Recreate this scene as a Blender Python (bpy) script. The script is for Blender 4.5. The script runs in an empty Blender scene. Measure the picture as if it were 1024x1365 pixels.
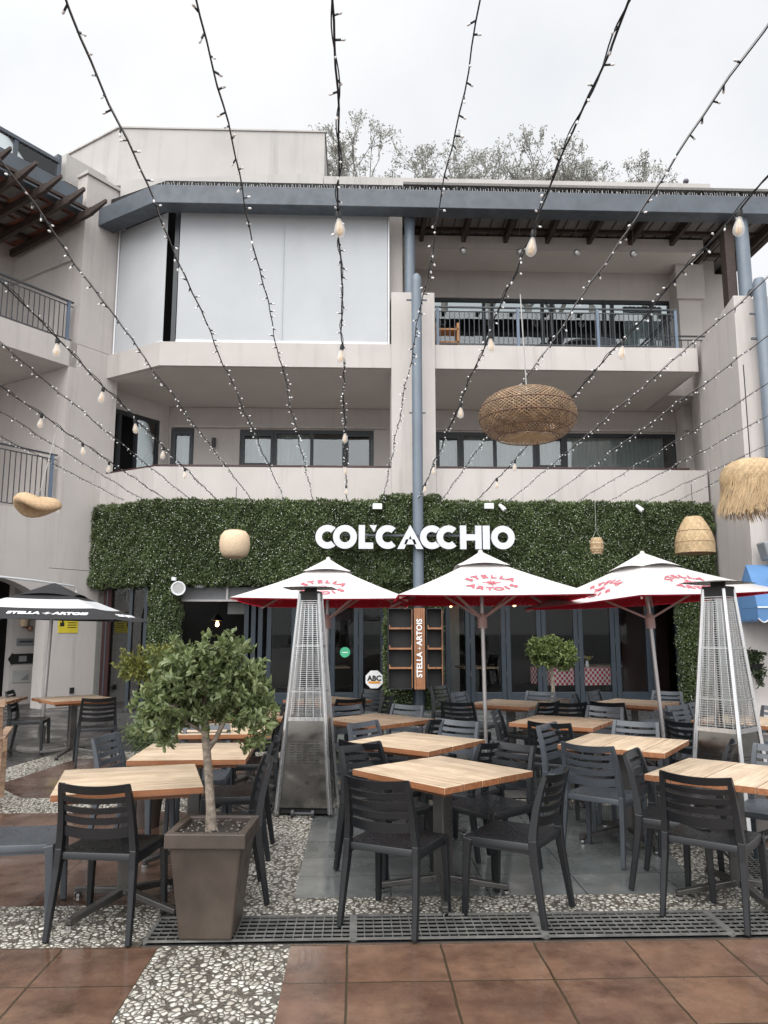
import bpy, bmesh, math, random
import numpy as np
from mathutils import Vector, Matrix, noise as mnoise
R = math.radians
C = bpy.context.scene.collection
rnd = random.Random(7)
rng = np.random.default_rng(11)
PI = math.pi

# ------------------------------------------------------------------ materials
def newmat(name):
    m = bpy.data.materials.new(name); m.use_nodes = True
    nt = m.node_tree
    return m, nt, nt.nodes['Principled BSDF']

def N(nt, t, **kw):
    n = nt.nodes.new(t)
    for k, v in kw.items():
        if k in n.inputs: n.inputs[k].default_value = v
        else: setattr(n, k, v)
    return n

def coords(nt, scale=(1, 1, 1), rot=(0, 0, 0), loc=(0, 0, 0)):
    tc = N(nt, 'ShaderNodeTexCoord'); mp = N(nt, 'ShaderNodeMapping')
    mp.inputs['Scale'].default_value = scale; mp.inputs['Rotation'].default_value = rot
    mp.inputs['Location'].default_value = loc
    nt.links.new(tc.outputs['Object'], mp.inputs['Vector'])
    return mp.outputs['Vector']

def mixc(nt, fac, a, b, mode='MIX'):
    n = N(nt, 'ShaderNodeMix', data_type='RGBA', blend_type=mode)
    for i, v in ((0, fac), (6, a), (7, b)):
        if hasattr(v, 'links'): nt.links.new(v, n.inputs[i])
        else: n.inputs[i].default_value = v if i == 0 else ((*v, 1) if len(v) == 3 else v)
    return n.outputs[2]

def ramp(nt, inp, stops):
    n = N(nt, 'ShaderNodeValToRGB'); r = n.color_ramp
    while len(r.elements) < len(stops): r.elements.new(.5)
    for e, (p, c) in zip(r.elements, stops):
        e.position = p; e.color = (c, c, c, 1) if isinstance(c, (int, float)) else (*c, 1)
    nt.links.new(inp, n.inputs[0]); return n.outputs[0]

def noise(nt, vec, scale, detail=5, rough=.6):
    n = N(nt, 'ShaderNodeTexNoise', Scale=scale, Detail=detail, Roughness=rough)
    nt.links.new(vec, n.inputs['Vector']); return n.outputs['Fac']

def bump(nt, bsdf, h, strength, dist=.01):
    b = N(nt, 'ShaderNodeBump', Strength=strength, Distance=dist)
    nt.links.new(h, b.inputs['Height']); nt.links.new(b.outputs[0], bsdf.inputs['Normal'])

def mul(c, k): return tuple(min(1, v * k) for v in c)

def M(name, col, rough=.6, metal=0., var=.12, scale=4, stretch=(1, 1, 1), bmp=0., bscale=60, rvar=.0, detail=5, spec=.5, island=0.):
    m, nt, b = newmat(name)
    v = coords(nt, stretch)
    f = noise(nt, v, scale, detail)
    c = mixc(nt, ramp(nt, f, [(.3, 0.), (.7, 1.)]), mul(col, 1 - var), mul(col, 1 + var))
    if island:
        g = N(nt, 'ShaderNodeNewGeometry')
        c = mixc(nt, 1.0, c, ramp(nt, g.outputs['Random Per Island'], [(0, 1 - island), (1, 1.0)]), 'MULTIPLY')
    nt.links.new(c, b.inputs['Base Color'])
    b.inputs['Metallic'].default_value = metal; b.inputs['Roughness'].default_value = rough
    b.inputs['Specular IOR Level'].default_value = spec
    if rvar:
        nt.links.new(ramp(nt, noise(nt, v, scale * 2.3, 4), [(.35, max(0, rough - rvar)), (.65, min(1, rough + rvar))]), b.inputs['Roughness'])
    if bmp: bump(nt, b, noise(nt, v, bscale, 4), bmp)
    return m

def plaster(name, col, streak=.1):
    m, nt, b = newmat(name)
    v = coords(nt); v2 = coords(nt, (1.7, 1.7, .12))
    c = mixc(nt, ramp(nt, noise(nt, v, .7, 7), [(.35, 0.), (.65, 1.)]), mul(col, .93), mul(col, 1.05))
    c = mixc(nt, ramp(nt, noise(nt, v2, 2.2, 6, .7), [(.52, 0.), (.78, streak * 4)]), c, mul(col, .62))
    nt.links.new(c, b.inputs['Base Color']); b.inputs['Roughness'].default_value = .85
    bump(nt, b, noise(nt, v, 90, 4), .18, .006)
    return m

def paving(name, tile, off, cols, joint, jw, rough0, rough1, org=(0, 0), stain=.35, blot=None):
    m, nt, b = newmat(name)
    v = coords(nt, (1 / tile[0], 1 / tile[1], 1), loc=(-org[0] / tile[0], -org[1] / tile[1], 0))
    vo = coords(nt)
    dj = N(nt, 'ShaderNodeTexNoise', Scale=1.6, Detail=6.); nt.links.new(v, dj.inputs['Vector'])
    vj = N(nt, 'ShaderNodeVectorMath', operation='MULTIPLY_ADD'); vj.inputs[1].default_value = (.035, .035, 0); nt.links.new(dj.outputs['Color'], vj.inputs[0]); nt.links.new(v, vj.inputs[2]); v = vj.outputs[0]
    br = N(nt, 'ShaderNodeTexBrick', offset=off, offset_frequency=2)
    br.inputs['Scale'].default_value = 1; br.inputs['Brick Width'].default_value = 1; br.inputs['Row Height'].default_value = 1
    br.inputs['Mortar Size'].default_value = jw; br.inputs['Mortar Smooth'].default_value = .3; br.inputs['Bias'].default_value = 0
    br.inputs['Color1'].default_value = (*cols[0], 1); br.inputs['Color2'].default_value = (*cols[1], 1)
    br.inputs['Mortar'].default_value = (*joint, 1)
    nt.links.new(v, br.inputs['Vector'])
    c = br.outputs['Color']
    n1 = noise(nt, vo, 2.6, 8, .65); n2 = noise(nt, vo, 14, 6, .7)
    c = mixc(nt, 1., c, ramp(nt, n1, [(.3, 1 - stain), (.55, 1.), (.75, 1 + stain)]), 'MULTIPLY')
    c = mixc(nt, ramp(nt, n2, [(.55, 0.), (.75, .35)]), c, cols[2])
    if blot: c = mixc(nt, ramp(nt, noise(nt, vo, 1.1, 9, .72), [(.48, 0.), (.68, .75)]), c, blot); c = mixc(nt, ramp(nt, noise(nt, vo, 5., 8, .75), [(.30, .55), (.46, 0.)]), c, mul(cols[1], .5))
    c = mixc(nt, ramp(nt, br.outputs['Fac'], [(0., 0.), (1., 1.)]), c, joint)
    nt.links.new(c, b.inputs['Base Color'])
    rg = ramp(nt, noise(nt, vo, 1.9, 6, .6), [(.38, rough0), (.62, rough1)])
    nt.links.new(rg, b.inputs['Roughness'])
    h = mixc(nt, br.outputs['Fac'], ramp(nt, n2, [(0, .6), (1, .75)]), (0, 0, 0))
    bump(nt, b, h, .22, .006)
    return m

def pebble_mat(name):
    m, nt, b = newmat(name)
    v = coords(nt, (1, .8, 1))
    ds = noise(nt, v, 9, 2)
    va = N(nt, 'ShaderNodeVectorMath', operation='MULTIPLY_ADD'); va.inputs[1].default_value = (.05, .05, 0)
    nt.links.new(ds, va.inputs[0]); nt.links.new(v, va.inputs[2])
    ve = N(nt, 'ShaderNodeTexVoronoi', feature='DISTANCE_TO_EDGE', Scale=35.); nt.links.new(va.outputs[0], ve.inputs['Vector'])
    vc = N(nt, 'ShaderNodeTexVoronoi', feature='F1', Scale=35.); nt.links.new(va.outputs[0], vc.inputs['Vector'])
    sep = N(nt, 'ShaderNodeSeparateColor'); nt.links.new(vc.outputs['Color'], sep.inputs[0])
    pc = ramp(nt, sep.outputs[0], [(0., (.40, .365, .30)), (.4, (.60, .57, .50)), (.75, (.72, .70, .63)), (1., (.52, .49, .43))])
    c = mixc(nt, mixc(nt, 1., ramp(nt, ve.outputs['Distance'], [(.05, 0.), (.10, 1.)]), ramp(nt, vc.outputs['Distance'], [(.52, 1.), (.64, 0.)]), 'MULTIPLY'), (.10, .088, .072), pc)
    big = ramp(nt, noise(nt, v, 1.3, 6), [(.35, .72), (.65, 1.05)])
    c = mixc(nt, 1., c, big, 'MULTIPLY')
    nt.links.new(c, b.inputs['Base Color'])
    b.inputs['Roughness'].default_value = .42
    bump(nt, b, ramp(nt, ve.outputs['Distance'], [(.05, 0.), (.3, 1.)]), .9, .012)
    return m

def wood_mat(name, col, dark, along='X', planks=0., rough=.55, rv=.15):
    m, nt, b = newmat(name)
    st = (1.3, 22, 22) if along == 'X' else ((22, 1.3, 22) if along == 'Y' else (22, 22, 1.3))
    v = coords(nt, st); vo = coords(nt)
    oi = N(nt, 'ShaderNodeObjectInfo')
    n1 = noise(nt, v, 1.6, 8, .65)
    c = mixc(nt, ramp(nt, n1, [(.36, 0.), (.60, 1.)]), dark, col)
    c = mixc(nt, ramp(nt, noise(nt, vo, 3.2, 6), [(.5, 0.), (.66, .5)]), c, mul(dark, .9))
    geo = N(nt, 'ShaderNodeNewGeometry')
    c = mixc(nt, 1., c, ramp(nt, geo.outputs['Random Per Island'], [(0, .78), (1, 1.1)]), 'MULTIPLY')
    c = mixc(nt, 1., c, ramp(nt, oi.outputs['Random'], [(0, .88), (1, 1.06)]), 'MULTIPLY')
    nt.links.new(c, b.inputs['Base Color'])
    nt.links.new(ramp(nt, noise(nt, vo, 4.5, 5), [(.4, max(.08, rough - rv)), (.62, rough + rv)]), b.inputs['Roughness'])
    bump(nt, b, n1, .25, .003)
    return m

def glass_mat(name, tint=(.75, .8, .8), refl=.5, rough=.0, k=1., bmp=True):
    m = bpy.data.materials.new(name); m.use_nodes = True; nt = m.node_tree; nt.nodes.clear()
    o = N(nt, 'ShaderNodeOutputMaterial'); mx = N(nt, 'ShaderNodeMixShader'); t = N(nt, 'ShaderNodeBsdfTransparent'); g = N(nt, 'ShaderNodeBsdfGlossy')
    t.inputs[0].default_value = (*tint, 1); g.inputs['Roughness'].default_value = rough
    lw = N(nt, 'ShaderNodeFresnel', IOR=1.5); vo = coords(nt)
    ad = N(nt, 'ShaderNodeMath', operation='MULTIPLY_ADD'); ad.inputs[1].default_value = k; ad.inputs[2].default_value = refl
    bp = N(nt, 'ShaderNodeBump', Strength=.12, Distance=.02); nt.links.new(noise(nt, vo, 1.1, 2), bp.inputs['Height'])
    if bmp: nt.links.new(bp.outputs[0], g.inputs['Normal'])
    nt.links.new(lw.outputs[0], ad.inputs[0]); nt.links.new(ad.outputs[0], mx.inputs[0])
    nt.links.new(t.outputs[0], mx.inputs[1]); nt.links.new(g.outputs[0], mx.inputs[2]); nt.links.new(mx.outputs[0], o.inputs[0])
    return m

def emit_mat(name, col, s):
    m, nt, b = newmat(name)
    b.inputs['Base Color'].default_value = (*col, 1); b.inputs['Emission Color'].default_value = (*col, 1); b.inputs['Emission Strength'].default_value = s
    return m

def leaf_mat(name, cols, rough=.45, trans=.25, pv=(.7, 1.2), ps=2.0):
    m, nt, b = newmat(name)
    g = N(nt, 'ShaderNodeNewGeometry')
    v = coords(nt)
    c = ramp(nt, g.outputs['Random Per Island'], [(i / (len(cols) - 1), q) for i, q in enumerate(cols)])
    c = mixc(nt, 1., c, ramp(nt, noise(nt, v, ps, 5), [(.33, pv[0]), (.67, pv[1])]), 'MULTIPLY')
    nt.links.new(c, b.inputs['Base Color']); b.inputs['Roughness'].default_value = rough
    if trans:
        tr = N(nt, 'ShaderNodeBsdfTranslucent'); nt.links.new(c, tr.inputs[0])
        mx = N(nt, 'ShaderNodeMixShader'); mx.inputs[0].default_value = trans
        nt.links.new(b.outputs[0], mx.inputs[1]); nt.links.new(tr.outputs[0], mx.inputs[2])
        nt.links.new(mx.outputs[0], nt.nodes['Material Output'].inputs[0])
    return m

def plastic_wet(name, col):
    m, nt, b = newmat(name)
    v = coords(nt); geo = N(nt, 'ShaderNodeNewGeometry')
    dr = N(nt, 'ShaderNodeTexVoronoi', feature='F1', Scale=60.); nt.links.new(v, dr.inputs['Vector'])
    msk = noise(nt, v, 7, 3)
    drop = ramp(nt, dr.outputs['Distance'], [(.12, 1.), (.34, 0.)])
    dm = mixc(nt, 1., drop, ramp(nt, msk, [(.40, 0.), (.52, 1.)]), 'MULTIPLY')
    c = mixc(nt, noise(nt, v, 6, 5), mul(col, .7), mul(col, 1.45))
    nt.links.new(c, b.inputs['Base Color'])
    sx = N(nt, 'ShaderNodeSeparateXYZ'); nt.links.new(geo.outputs['Normal'], sx.inputs[0]); dm = mixc(nt, 1., dm, ramp(nt, sx.outputs[2], [(.6, 0.), (.9, 1.)]), 'MULTIPLY')
    nt.links.new(ramp(nt, dm, [(0., .36), (.4, .04)]), b.inputs['Roughness'])
    bump(nt, b, dm, .9, .006)
    return m

def bulb_mat():
    m, nt, b = newmat('clear bulb glass'); b.inputs['Base Color'].default_value = (.88, .87, .84, 1); b.inputs['Roughness'].default_value = .08; b.inputs['Alpha'].default_value = .34
    return m
mt = dict(
    wall=plaster('warm grey plaster', (.515, .478, .452), .16),
    wall2=plaster('paler warm grey plaster', (.53, .492, .466), .1),  # marginally paler than the front plaster, with fainter streaks
    parapet=plaster('roof parapet plaster', (.45, .43, .41), .16),
    ceil=M('soffit paint', (.60, .565, .53), .9, var=.04, scale=1.2),
    bluegrey=M('blue grey painted steel', (.078, .092, .11), .45, var=.2, scale=2.5, bmp=.05, rvar=.1),
    pipeblue=M('pale blue grey pipe paint', (.15, .182, .22), .4, var=.1, scale=1.5, rvar=.1),
    navy=M('dark blue grey door frame paint', (.017, .027, .038), .4, var=.15, scale=3),
    frame=M('charcoal window frame', (.03, .035, .04), .4, var=.1),
    rail=M('dark grey railing', (.045, .05, .058), .45, var=.1),
    railpost=M('blue grey railing post', (.13, .17, .23), .45, var=.1),
    redrail=M('dark maroon handrail', (.05, .022, .022), .45),
    blind=M('white roller blind fabric', (.47, .485, .50), .8, var=.05, scale=.8, bmp=.05, bscale=6),
    white=M('white painted metal', (.75, .76, .78), .4, var=.04),
    brown=M('dark brown rafter timber', (.045, .03, .024), .7, var=.35, scale=6, stretch=(1, 1, 6), bmp=.2),
    board=M('grey roof boards', (.17, .16, .15), .85, var=.2, scale=5, stretch=(6, .6, 1)),
    redboard=M('red brown roof boards', (.22, .08, .05), .8, var=.2),
    spike=M('clear bird spikes', (.85, .85, .85), .3),
    dark=M('near black for unlit rooms', (.012, .011, .011), .8),  # near-black colour stands in for the dark of unlit rooms and recesses
    darkwood=M('dark timber floor', (.03, .02, .015), .4, var=.3),
    maroon=M('dark red painted wall', (.03, .008, .008), .6),
    glass=glass_mat('window glass', (.8, .84, .84), .09),
    doorglass=glass_mat('door glass', (.86, .88, .88), .0, k=.32, bmp=False),
    balglass=glass_mat('balustrade glass', (.9, .94, .94), .03, bmp=False),
    curtain=M('pale grey curtain', (.62, .66, .65), .9, var=.14, scale=2, stretch=(9, 9, .15)),
    base=paving('dark grey paving', (.6, .6), .5, [(.055, .053, .052), (.045, .044, .044), (.07, .068, .065)], (.03, .03, .03), .012, .15, .55),
    terra=paving('wet terracotta tiles', (.48, .43), 0., [(.158, .09, .06), (.115, .066, .046), (.2, .125, .088)], (.05, .036, .022), .014, .05, .34, (-.03, 4.265), .6, (.235, .145, .096)),
    terra2=paving('wet dark terracotta tiles', (.9, .6), 0., [(.098, .058, .042), (.078, .046, .034), (.125, .08, .06)], (.045, .032, .025), .008, .06, .42, (-1, 4.88), .5, (.15, .105, .085)),
    slate=paving('wet slate tiles', (.6, .42), 0., [(.135, .143, .14), (.10, .11, .11), (.17, .175, .17)], (.05, .052, .052), .01, .05, .35, (-.37, 4.97), .4, (.14, .145, .14)),
    pebble=pebble_mat('white pebble mosaic'),
    grate=M('galvanised grate', (.17, .168, .16), .5, .3, var=.35, scale=9),
    void=M('black drain shade', (.006, .006, .006), .9, spec=.05),  # black plate under the bars stands in for the drain's unlit depth
    plastic=plastic_wet('charcoal plastic', (.008, .0092, .011)),
    plasticg=plastic_wet('skylit grey plastic', (.05, .057, .067)),  # on terrace chairs, grey paints in sky reflection on charcoal plastic
    top=wood_mat('weathered table wood', (.58, .455, .325), (.385, .285, .19), 'X', rough=.5),
    topedge=wood_mat('oiled table edge', (.30, .125, .055), (.20, .08, .035), 'X', rough=.4),
    topd=wood_mat('damp table wood', (.42, .315, .225), (.29, .20, .135), 'X', rough=.4),
    steel=M('grey table leg', (.12, .115, .11), .35, .7, var=.2, scale=5, rvar=.1),
    chrome=M('bright foot', (.55, .55, .55), .2, 1., var=.05),
    black=M('black rubber', (.012, .012, .012), .6),
    alu=M('brushed aluminium', (.60, .60, .60), .3, .9, var=.1, scale=3, stretch=(8, 8, .5), rvar=.08),
    inox=M('stainless panel', (.20, .188, .172), .2, .95, var=.14, scale=2.5, stretch=(1, 1, 1.6), rvar=.1, bmp=.06, bscale=3),
    canopy=M('off white canopy fabric', (.56, .535, .525), .85, var=.06, scale=3, bmp=.12, bscale=4),
    blackcan=M('black canopy fabric', (.018, .018, .02), .8, var=.2),
    whitecan=M('white canopy band', (.55, .56, .57), .85, var=.06),
    pinktxt=M('red canopy lettering', (.56, .13, .17), .8, var=.05),
    whitetxt=M('white lettering', (.82, .82, .82), .6, var=.02),
    sign=M('white sign letter', (.66, .67, .71), .35, var=.02),
    signside=M('grey sign side', (.35, .36, .4), .4),
    pole=M('pale grey pole', (.42, .40, .39), .35, .6, var=.1),
    rib=M('pinkish pale rib', (.45, .30, .28), .5),
    concrete=M('concrete base', (.20, .19, .175), .85, var=.2, scale=8, bmp=.2),
    pot=M('brown grey planter', (.062, .047, .037), .45, var=.4, scale=3.5, bmp=.1, bscale=25, rvar=.12),
    soil=M('dark soil', (.022, .017, .013), .95, var=.5, scale=25, bmp=.9, bscale=45),
    chip=M('bark chip', (.22, .19, .16), .8, var=.3),
    bark=M('mottled grey bark', (.20, .165, .13), .85, var=.6, scale=30, bmp=.6, bscale=50),
    bark2=M('hazed twig bark', (.28, .26, .24), .85, var=.3, scale=10),  # pale tone puts distance haze into the twig colour
    leaf=leaf_mat('planter leaf', [(.10, .14, .05), (.17, .215, .085), (.24, .28, .135), (.135, .18, .065)], .38),
    leafy=leaf_mat('yellow green leaf', [(.14, .16, .03), (.22, .22, .05), (.10, .14, .03)], .45),
    leafg=leaf_mat('blade leaf', [(.16, .20, .10), (.25, .30, .16), (.12, .16, .07)], .45),
    leaft=leaf_mat('topiary leaf', [(.075, .115, .03), (.14, .185, .05), (.20, .24, .085)], .45),
    leafo=leaf_mat('hazed olive leaf', [(.27, .275, .245), (.36, .36, .315), (.31, .30, .26)], .6),  # leaf colours washed out to paint in haze and sky glare
    ivy=leaf_mat('fern leaf', [(.03, .045, .022), (.06, .08, .035)], .5),
    hedge=leaf_mat('boxwood leaf', [(.052, .078, .026), (.088, .120, .044), (.135, .172, .07), (.068, .098, .034)], .55, .2, (.68, 1.45), 1.5),
    hedgeback=M('hedge backing', (.022, .036, .013), .9, var=.4, scale=20),
    flower=M('tiny white flower', (.72, .75, .68), .6),
    cable=M('black cable', (.012, .012, .013), .5),
    tip=M('clear mini light', (.80, .80, .80), .15, var=.02),
    holder=M('dark green holder', (.012, .02, .025), .45),
    bulbglass=bulb_mat(),
    amber=M('amber filament', (.75, .45, .14), .4),
    rattan=M('tan rattan', (.33, .21, .115), .6, var=.3, scale=14, island=.55),
    rattand=M('dark rattan ring', (.10, .045, .03), .6),
    raffia=M('pale raffia', (.56, .40, .225), .7, var=.2, scale=12, island=.3),
    paper=M('cream woven shade', (.66, .50, .34), .75, var=.16, scale=26, stretch=(1, 1, 3), bmp=.35, bscale=70),
    saucer=M('tan woven fibre', (.50, .34, .20), .75, var=.34, scale=34, stretch=(1, 1, 5), bmp=.4, bscale=80),
    copper=wood_mat('copper toned timber', (.36, .17, .085), (.24, .10, .045), 'Z', rough=.4),
    teak=wood_mat('weathered teak', (.42, .29, .20), (.26, .16, .10), 'X', rough=.6),
    awn=M('blue awning fabric', (.09, .20, .39), .8, var=.08, scale=4, bmp=.1, bscale=5),
    yellow=M('yellow sign', (.62, .50, .04), .5), green=M('green sticker', (.06, .42, .22), .5),
    orange=M('orange band', (.72, .30, .03), .5), paper2=M('paper notice', (.42, .42, .41), .7),
    warm=emit_mat('warm lamp', (1., .55, .22), 14.), dim=emit_mat('cool spot', (1., .9, .75), 6.),
    red=M('red cloth', (.45, .02, .03), .8), grey=M('mid grey box', (.24, .245, .25), .5),
    bird=M('grey pigeon', (.10, .09, .12), .7),
    orangewood=M('orange timber crate', (.45, .22, .09), .6, var=.2, scale=6),
)
def under_mat():
    m, nt, b = newmat('red canopy underside')
    v = coords(nt, (1, 1, 1))
    w = N(nt, 'ShaderNodeTexWave', Scale=5., Distortion=9., Detail=3., wave_type='BANDS'); w.inputs['Detail Scale'].default_value = 2.5
    nt.links.new(v, w.inputs['Vector'])
    k = mixc(nt, 1., ramp(nt, w.outputs['Fac'], [(.86, 0.), (.94, .5)]), ramp(nt, noise(nt, v, 3.5, 2), [(.5, 0.), (.56, 1.)]), 'MULTIPLY')
    c = mixc(nt, k, (.52, .012, .04), (.80, .42, .44))
    nt.links.new(c, b.inputs['Base Color']); b.inputs['Roughness'].default_value = .8
    tr = N(nt, 'ShaderNodeBsdfTranslucent'); tr.inputs[0].default_value = (.85, .03, .08, 1)
    mx = N(nt, 'ShaderNodeMixShader'); mx.inputs[0].default_value = .62
    nt.links.new(b.outputs[0], mx.inputs[1]); nt.links.new(tr.outputs[0], mx.inputs[2])
    nt.links.new(mx.outputs[0], nt.nodes['Material Output'].inputs[0])
    return m
mt['under'] = under_mat()
def check_mat():
    m, nt, b = newmat('red gingham cloth')
    v = coords(nt)
    ck = N(nt, 'ShaderNodeTexChecker', Scale=16.); ck.inputs[1].default_value = (.5, .02, .05, 1); ck.inputs[2].default_value = (.7, .66, .64, 1)
    nt.links.new(v, ck.inputs[0]); nt.links.new(ck.outputs[0], b.inputs['Base Color']); b.inputs['Roughness'].default_value = .85
    return m
mt['gingham'] = check_mat()

# ------------------------------------------------------------------ mesh helper
class MB:
    def __init__(s): s.v = []; s.f = []; s.m = []; s.cur = 0
    def add(s, vs, fs, T=None):
        o = len(s.v)
        s.v += [tuple(T @ Vector(p)) if T else tuple(p) for p in vs]
        s.f += [tuple(i + o for i in f) for f in fs]; s.m += [s.cur] * len(fs)
        return s
    def box(s, x0, x1, y0, y1, z0, z1, T=None):
        return s.add([(x0, y0, z0), (x1, y0, z0), (x1, y1, z0), (x0, y1, z0), (x0, y0, z1), (x1, y0, z1), (x1, y1, z1), (x0, y1, z1)],
                     [(0, 3, 2, 1), (4, 5, 6, 7), (0, 1, 5, 4), (1, 2, 6, 5), (2, 3, 7, 6), (3, 0, 4, 7)], T)
    def bar(s, p, q, w, h=None, up=(0, 0, 1), taper=1.):
        p, q = Vector(p), Vector(q); d = (q - p).normalized(); u = Vector(up)
        if abs(d.dot(u)) > .98: u = Vector((0, 1, 0))
        x = d.cross(u).normalized(); z = x.cross(d).normalized(); h = h or w
        vs = []
        for c, k in ((p, 1.), (q, taper)):
            for a, b in ((-1, -1), (1, -1), (1, 1), (-1, 1)): vs.append(c + x * (a * w / 2 * k) + z * (b * h / 2 * k))
        return s.add(vs, [(0, 1, 2, 3), (7, 6, 5, 4), (0, 4, 5, 1), (1, 5, 6, 2), (2, 6, 7, 3), (3, 7, 4, 0)])
    def tube(s, pts, r, n=6, caps=True):
        pts = [Vector(p) for p in pts]; rs = r if isinstance(r, (list, tuple)) else [r] * len(pts)
        vs = []; fs = []; t = None; x = None
        for i, p in enumerate(pts):
            d = (pts[min(i + 1, len(pts) - 1)] - pts[max(i - 1, 0)]).normalized()
            if x is None:
                u = Vector((0, 0, 1)) if abs(d.z) < .9 else Vector((1, 0, 0)); x = d.cross(u).normalized()
            else: x = (x - d * x.dot(d)).normalized()
            y = d.cross(x)
            for k in range(n):
                a = 2 * PI * k / n; vs.append(p + (x * math.cos(a) + y * math.sin(a)) * rs[i])
        for i in range(len(pts) - 1):
            for k in range(n):
                a, b = i * n + k, i * n + (k + 1) % n; fs.append((a, b, b + n, a + n))
        if caps: fs += [tuple(range(n - 1, -1, -1)), tuple(range((len(pts) - 1) * n, len(pts) * n))]
        return s.add(vs, fs)
    def lathe(s, prof, n=16, T=None, wob=None):
        vs = []; fs = []
        for r, z in prof:
            for k in range(n):
                a = 2 * PI * k / n; vs.append((r * math.cos(a), r * math.sin(a), z))
        for i in range(len(prof) - 1):
            for k in range(n):
                a, b = i * n + k, i * n + (k + 1) % n; fs.append((a, b, b + n, a + n))
        if wob: vs = [wob(Vector(p)) for p in vs]
        return s.add(vs, fs, T)
    def prism(s, poly, z0, z1, T=None):
        n = len(poly)
        vs = [(x, y, z0) for x, y in poly] + [(x, y, z1) for x, y in poly]
        fs = [tuple(range(n - 1, -1, -1)), tuple(range(n, 2 * n))] + [(i, (i + 1) % n, (i + 1) % n + n, i + n) for i in range(n)]
        return s.add(vs, fs, T)
    def ribbon(s, pts, wd, w):   # flat strip following pts, wd = width direction per point
        vs = []; fs = []
        for p, d in zip(pts, wd): p = Vector(p); d = Vector(d) * (w / 2); vs += [p - d, p + d]
        for i in range(len(pts) - 1): fs.append((2 * i, 2 * i + 1, 2 * i + 3, 2 * i + 2))
        return s.add(vs, fs)
    def build(s, name, mats, parent=None, smooth=False, bevel=0, seg=2, loc=None, fix=True, doubles=False):
        me = bpy.data.meshes.new(name); me.from_pydata(s.v, [], s.f); me.update()
        ms = mats if isinstance(mats, (list, tuple)) else [mats]
        for m in ms: me.materials.append(mt[m] if isinstance(m, str) else m)
        if len(ms) > 1: me.polygons.foreach_set('material_index', s.m)
        if fix or bevel:
            bm = bmesh.new(); bm.from_mesh(me)
            if doubles: bmesh.ops.remove_doubles(bm, verts=bm.verts, dist=1e-5)
            if fix: bmesh.ops.recalc_face_normals(bm, faces=bm.faces)
            if bevel:
                ed = [e for e in bm.edges if len(e.link_faces) == 2 and e.calc_face_angle(0) > .5]
                bmesh.ops.bevel(bm, geom=ed, offset=bevel, segments=seg, affect='EDGES', profile=.5, clamp_overlap=True)
            bm.to_mesh(me); bm.free()
        if smooth:
            me.polygons.foreach_set('use_smooth', [True] * len(me.polygons))
            if smooth != 'all': me.set_sharp_from_angle(angle=R(40))
        o = bpy.data.objects.new(name, me); C.objects.link(o)
        if parent: o.parent = parent
        if loc: o.location = loc
        return o

def bx(*a): return MB().box(*a)
def tag(o, label, cat, group=None):
    o['label'] = label; o['category'] = cat
    if group: o['group'] = group
    return o
def thing(name, label, cat, loc=(0, 0, 0), rz=0., group=None, rot=None):
    o = bpy.data.objects.new(name, None); C.objects.link(o); o.empty_display_size = .1
    o.location = loc; o.rotation_euler = rot or (0, 0, rz)
    return tag(o, label, cat, group)
def struct(o): o['kind'] = 'structure'; return o
def copy_tree(o, parent=None, kids=None):
    c = o.copy(); C.objects.link(c)
    if parent: c.parent = parent
    for ch in list(o.children): copy_tree(ch, c)
    return c

# flat text -> vertices added to an MB
def text_into(mb, body, size, T, ext=.004, bold=0., align='CENTER', spacing=1., sx=1.):
    cu = bpy.data.curves.new('t', 'FONT'); cu.body = body; cu.size = size; cu.extrude = ext; cu.offset = bold
    cu.align_x = align; cu.align_y = 'CENTER'; cu.space_character = spacing; cu.resolution_u = 3
    o = bpy.data.objects.new('t', cu); C.objects.link(o)
    dg = bpy.context.evaluated_depsgraph_get(); e = o.evaluated_get(dg); me = e.to_mesh()
    vs = [(v.co.x * sx, v.co.y, v.co.z) for v in me.vertices]; fs = [tuple(p.vertices) for p in me.polygons]
    e.to_mesh_clear(); bpy.data.objects.remove(o); bpy.data.curves.remove(cu)
    mb.add(vs, fs, T)
def star4(mb, r, T, n=8, inner=.16):
    pts = []
    for k in range(2 * n):
        rr = r * (inner if k % 2 else (1 if k % 4 == 0 else .62)); a = PI / 2 + k * PI / n; pts.append((rr * math.cos(a), rr * math.sin(a)))
    mb.prism(pts, -.004, .004, T)

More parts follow.
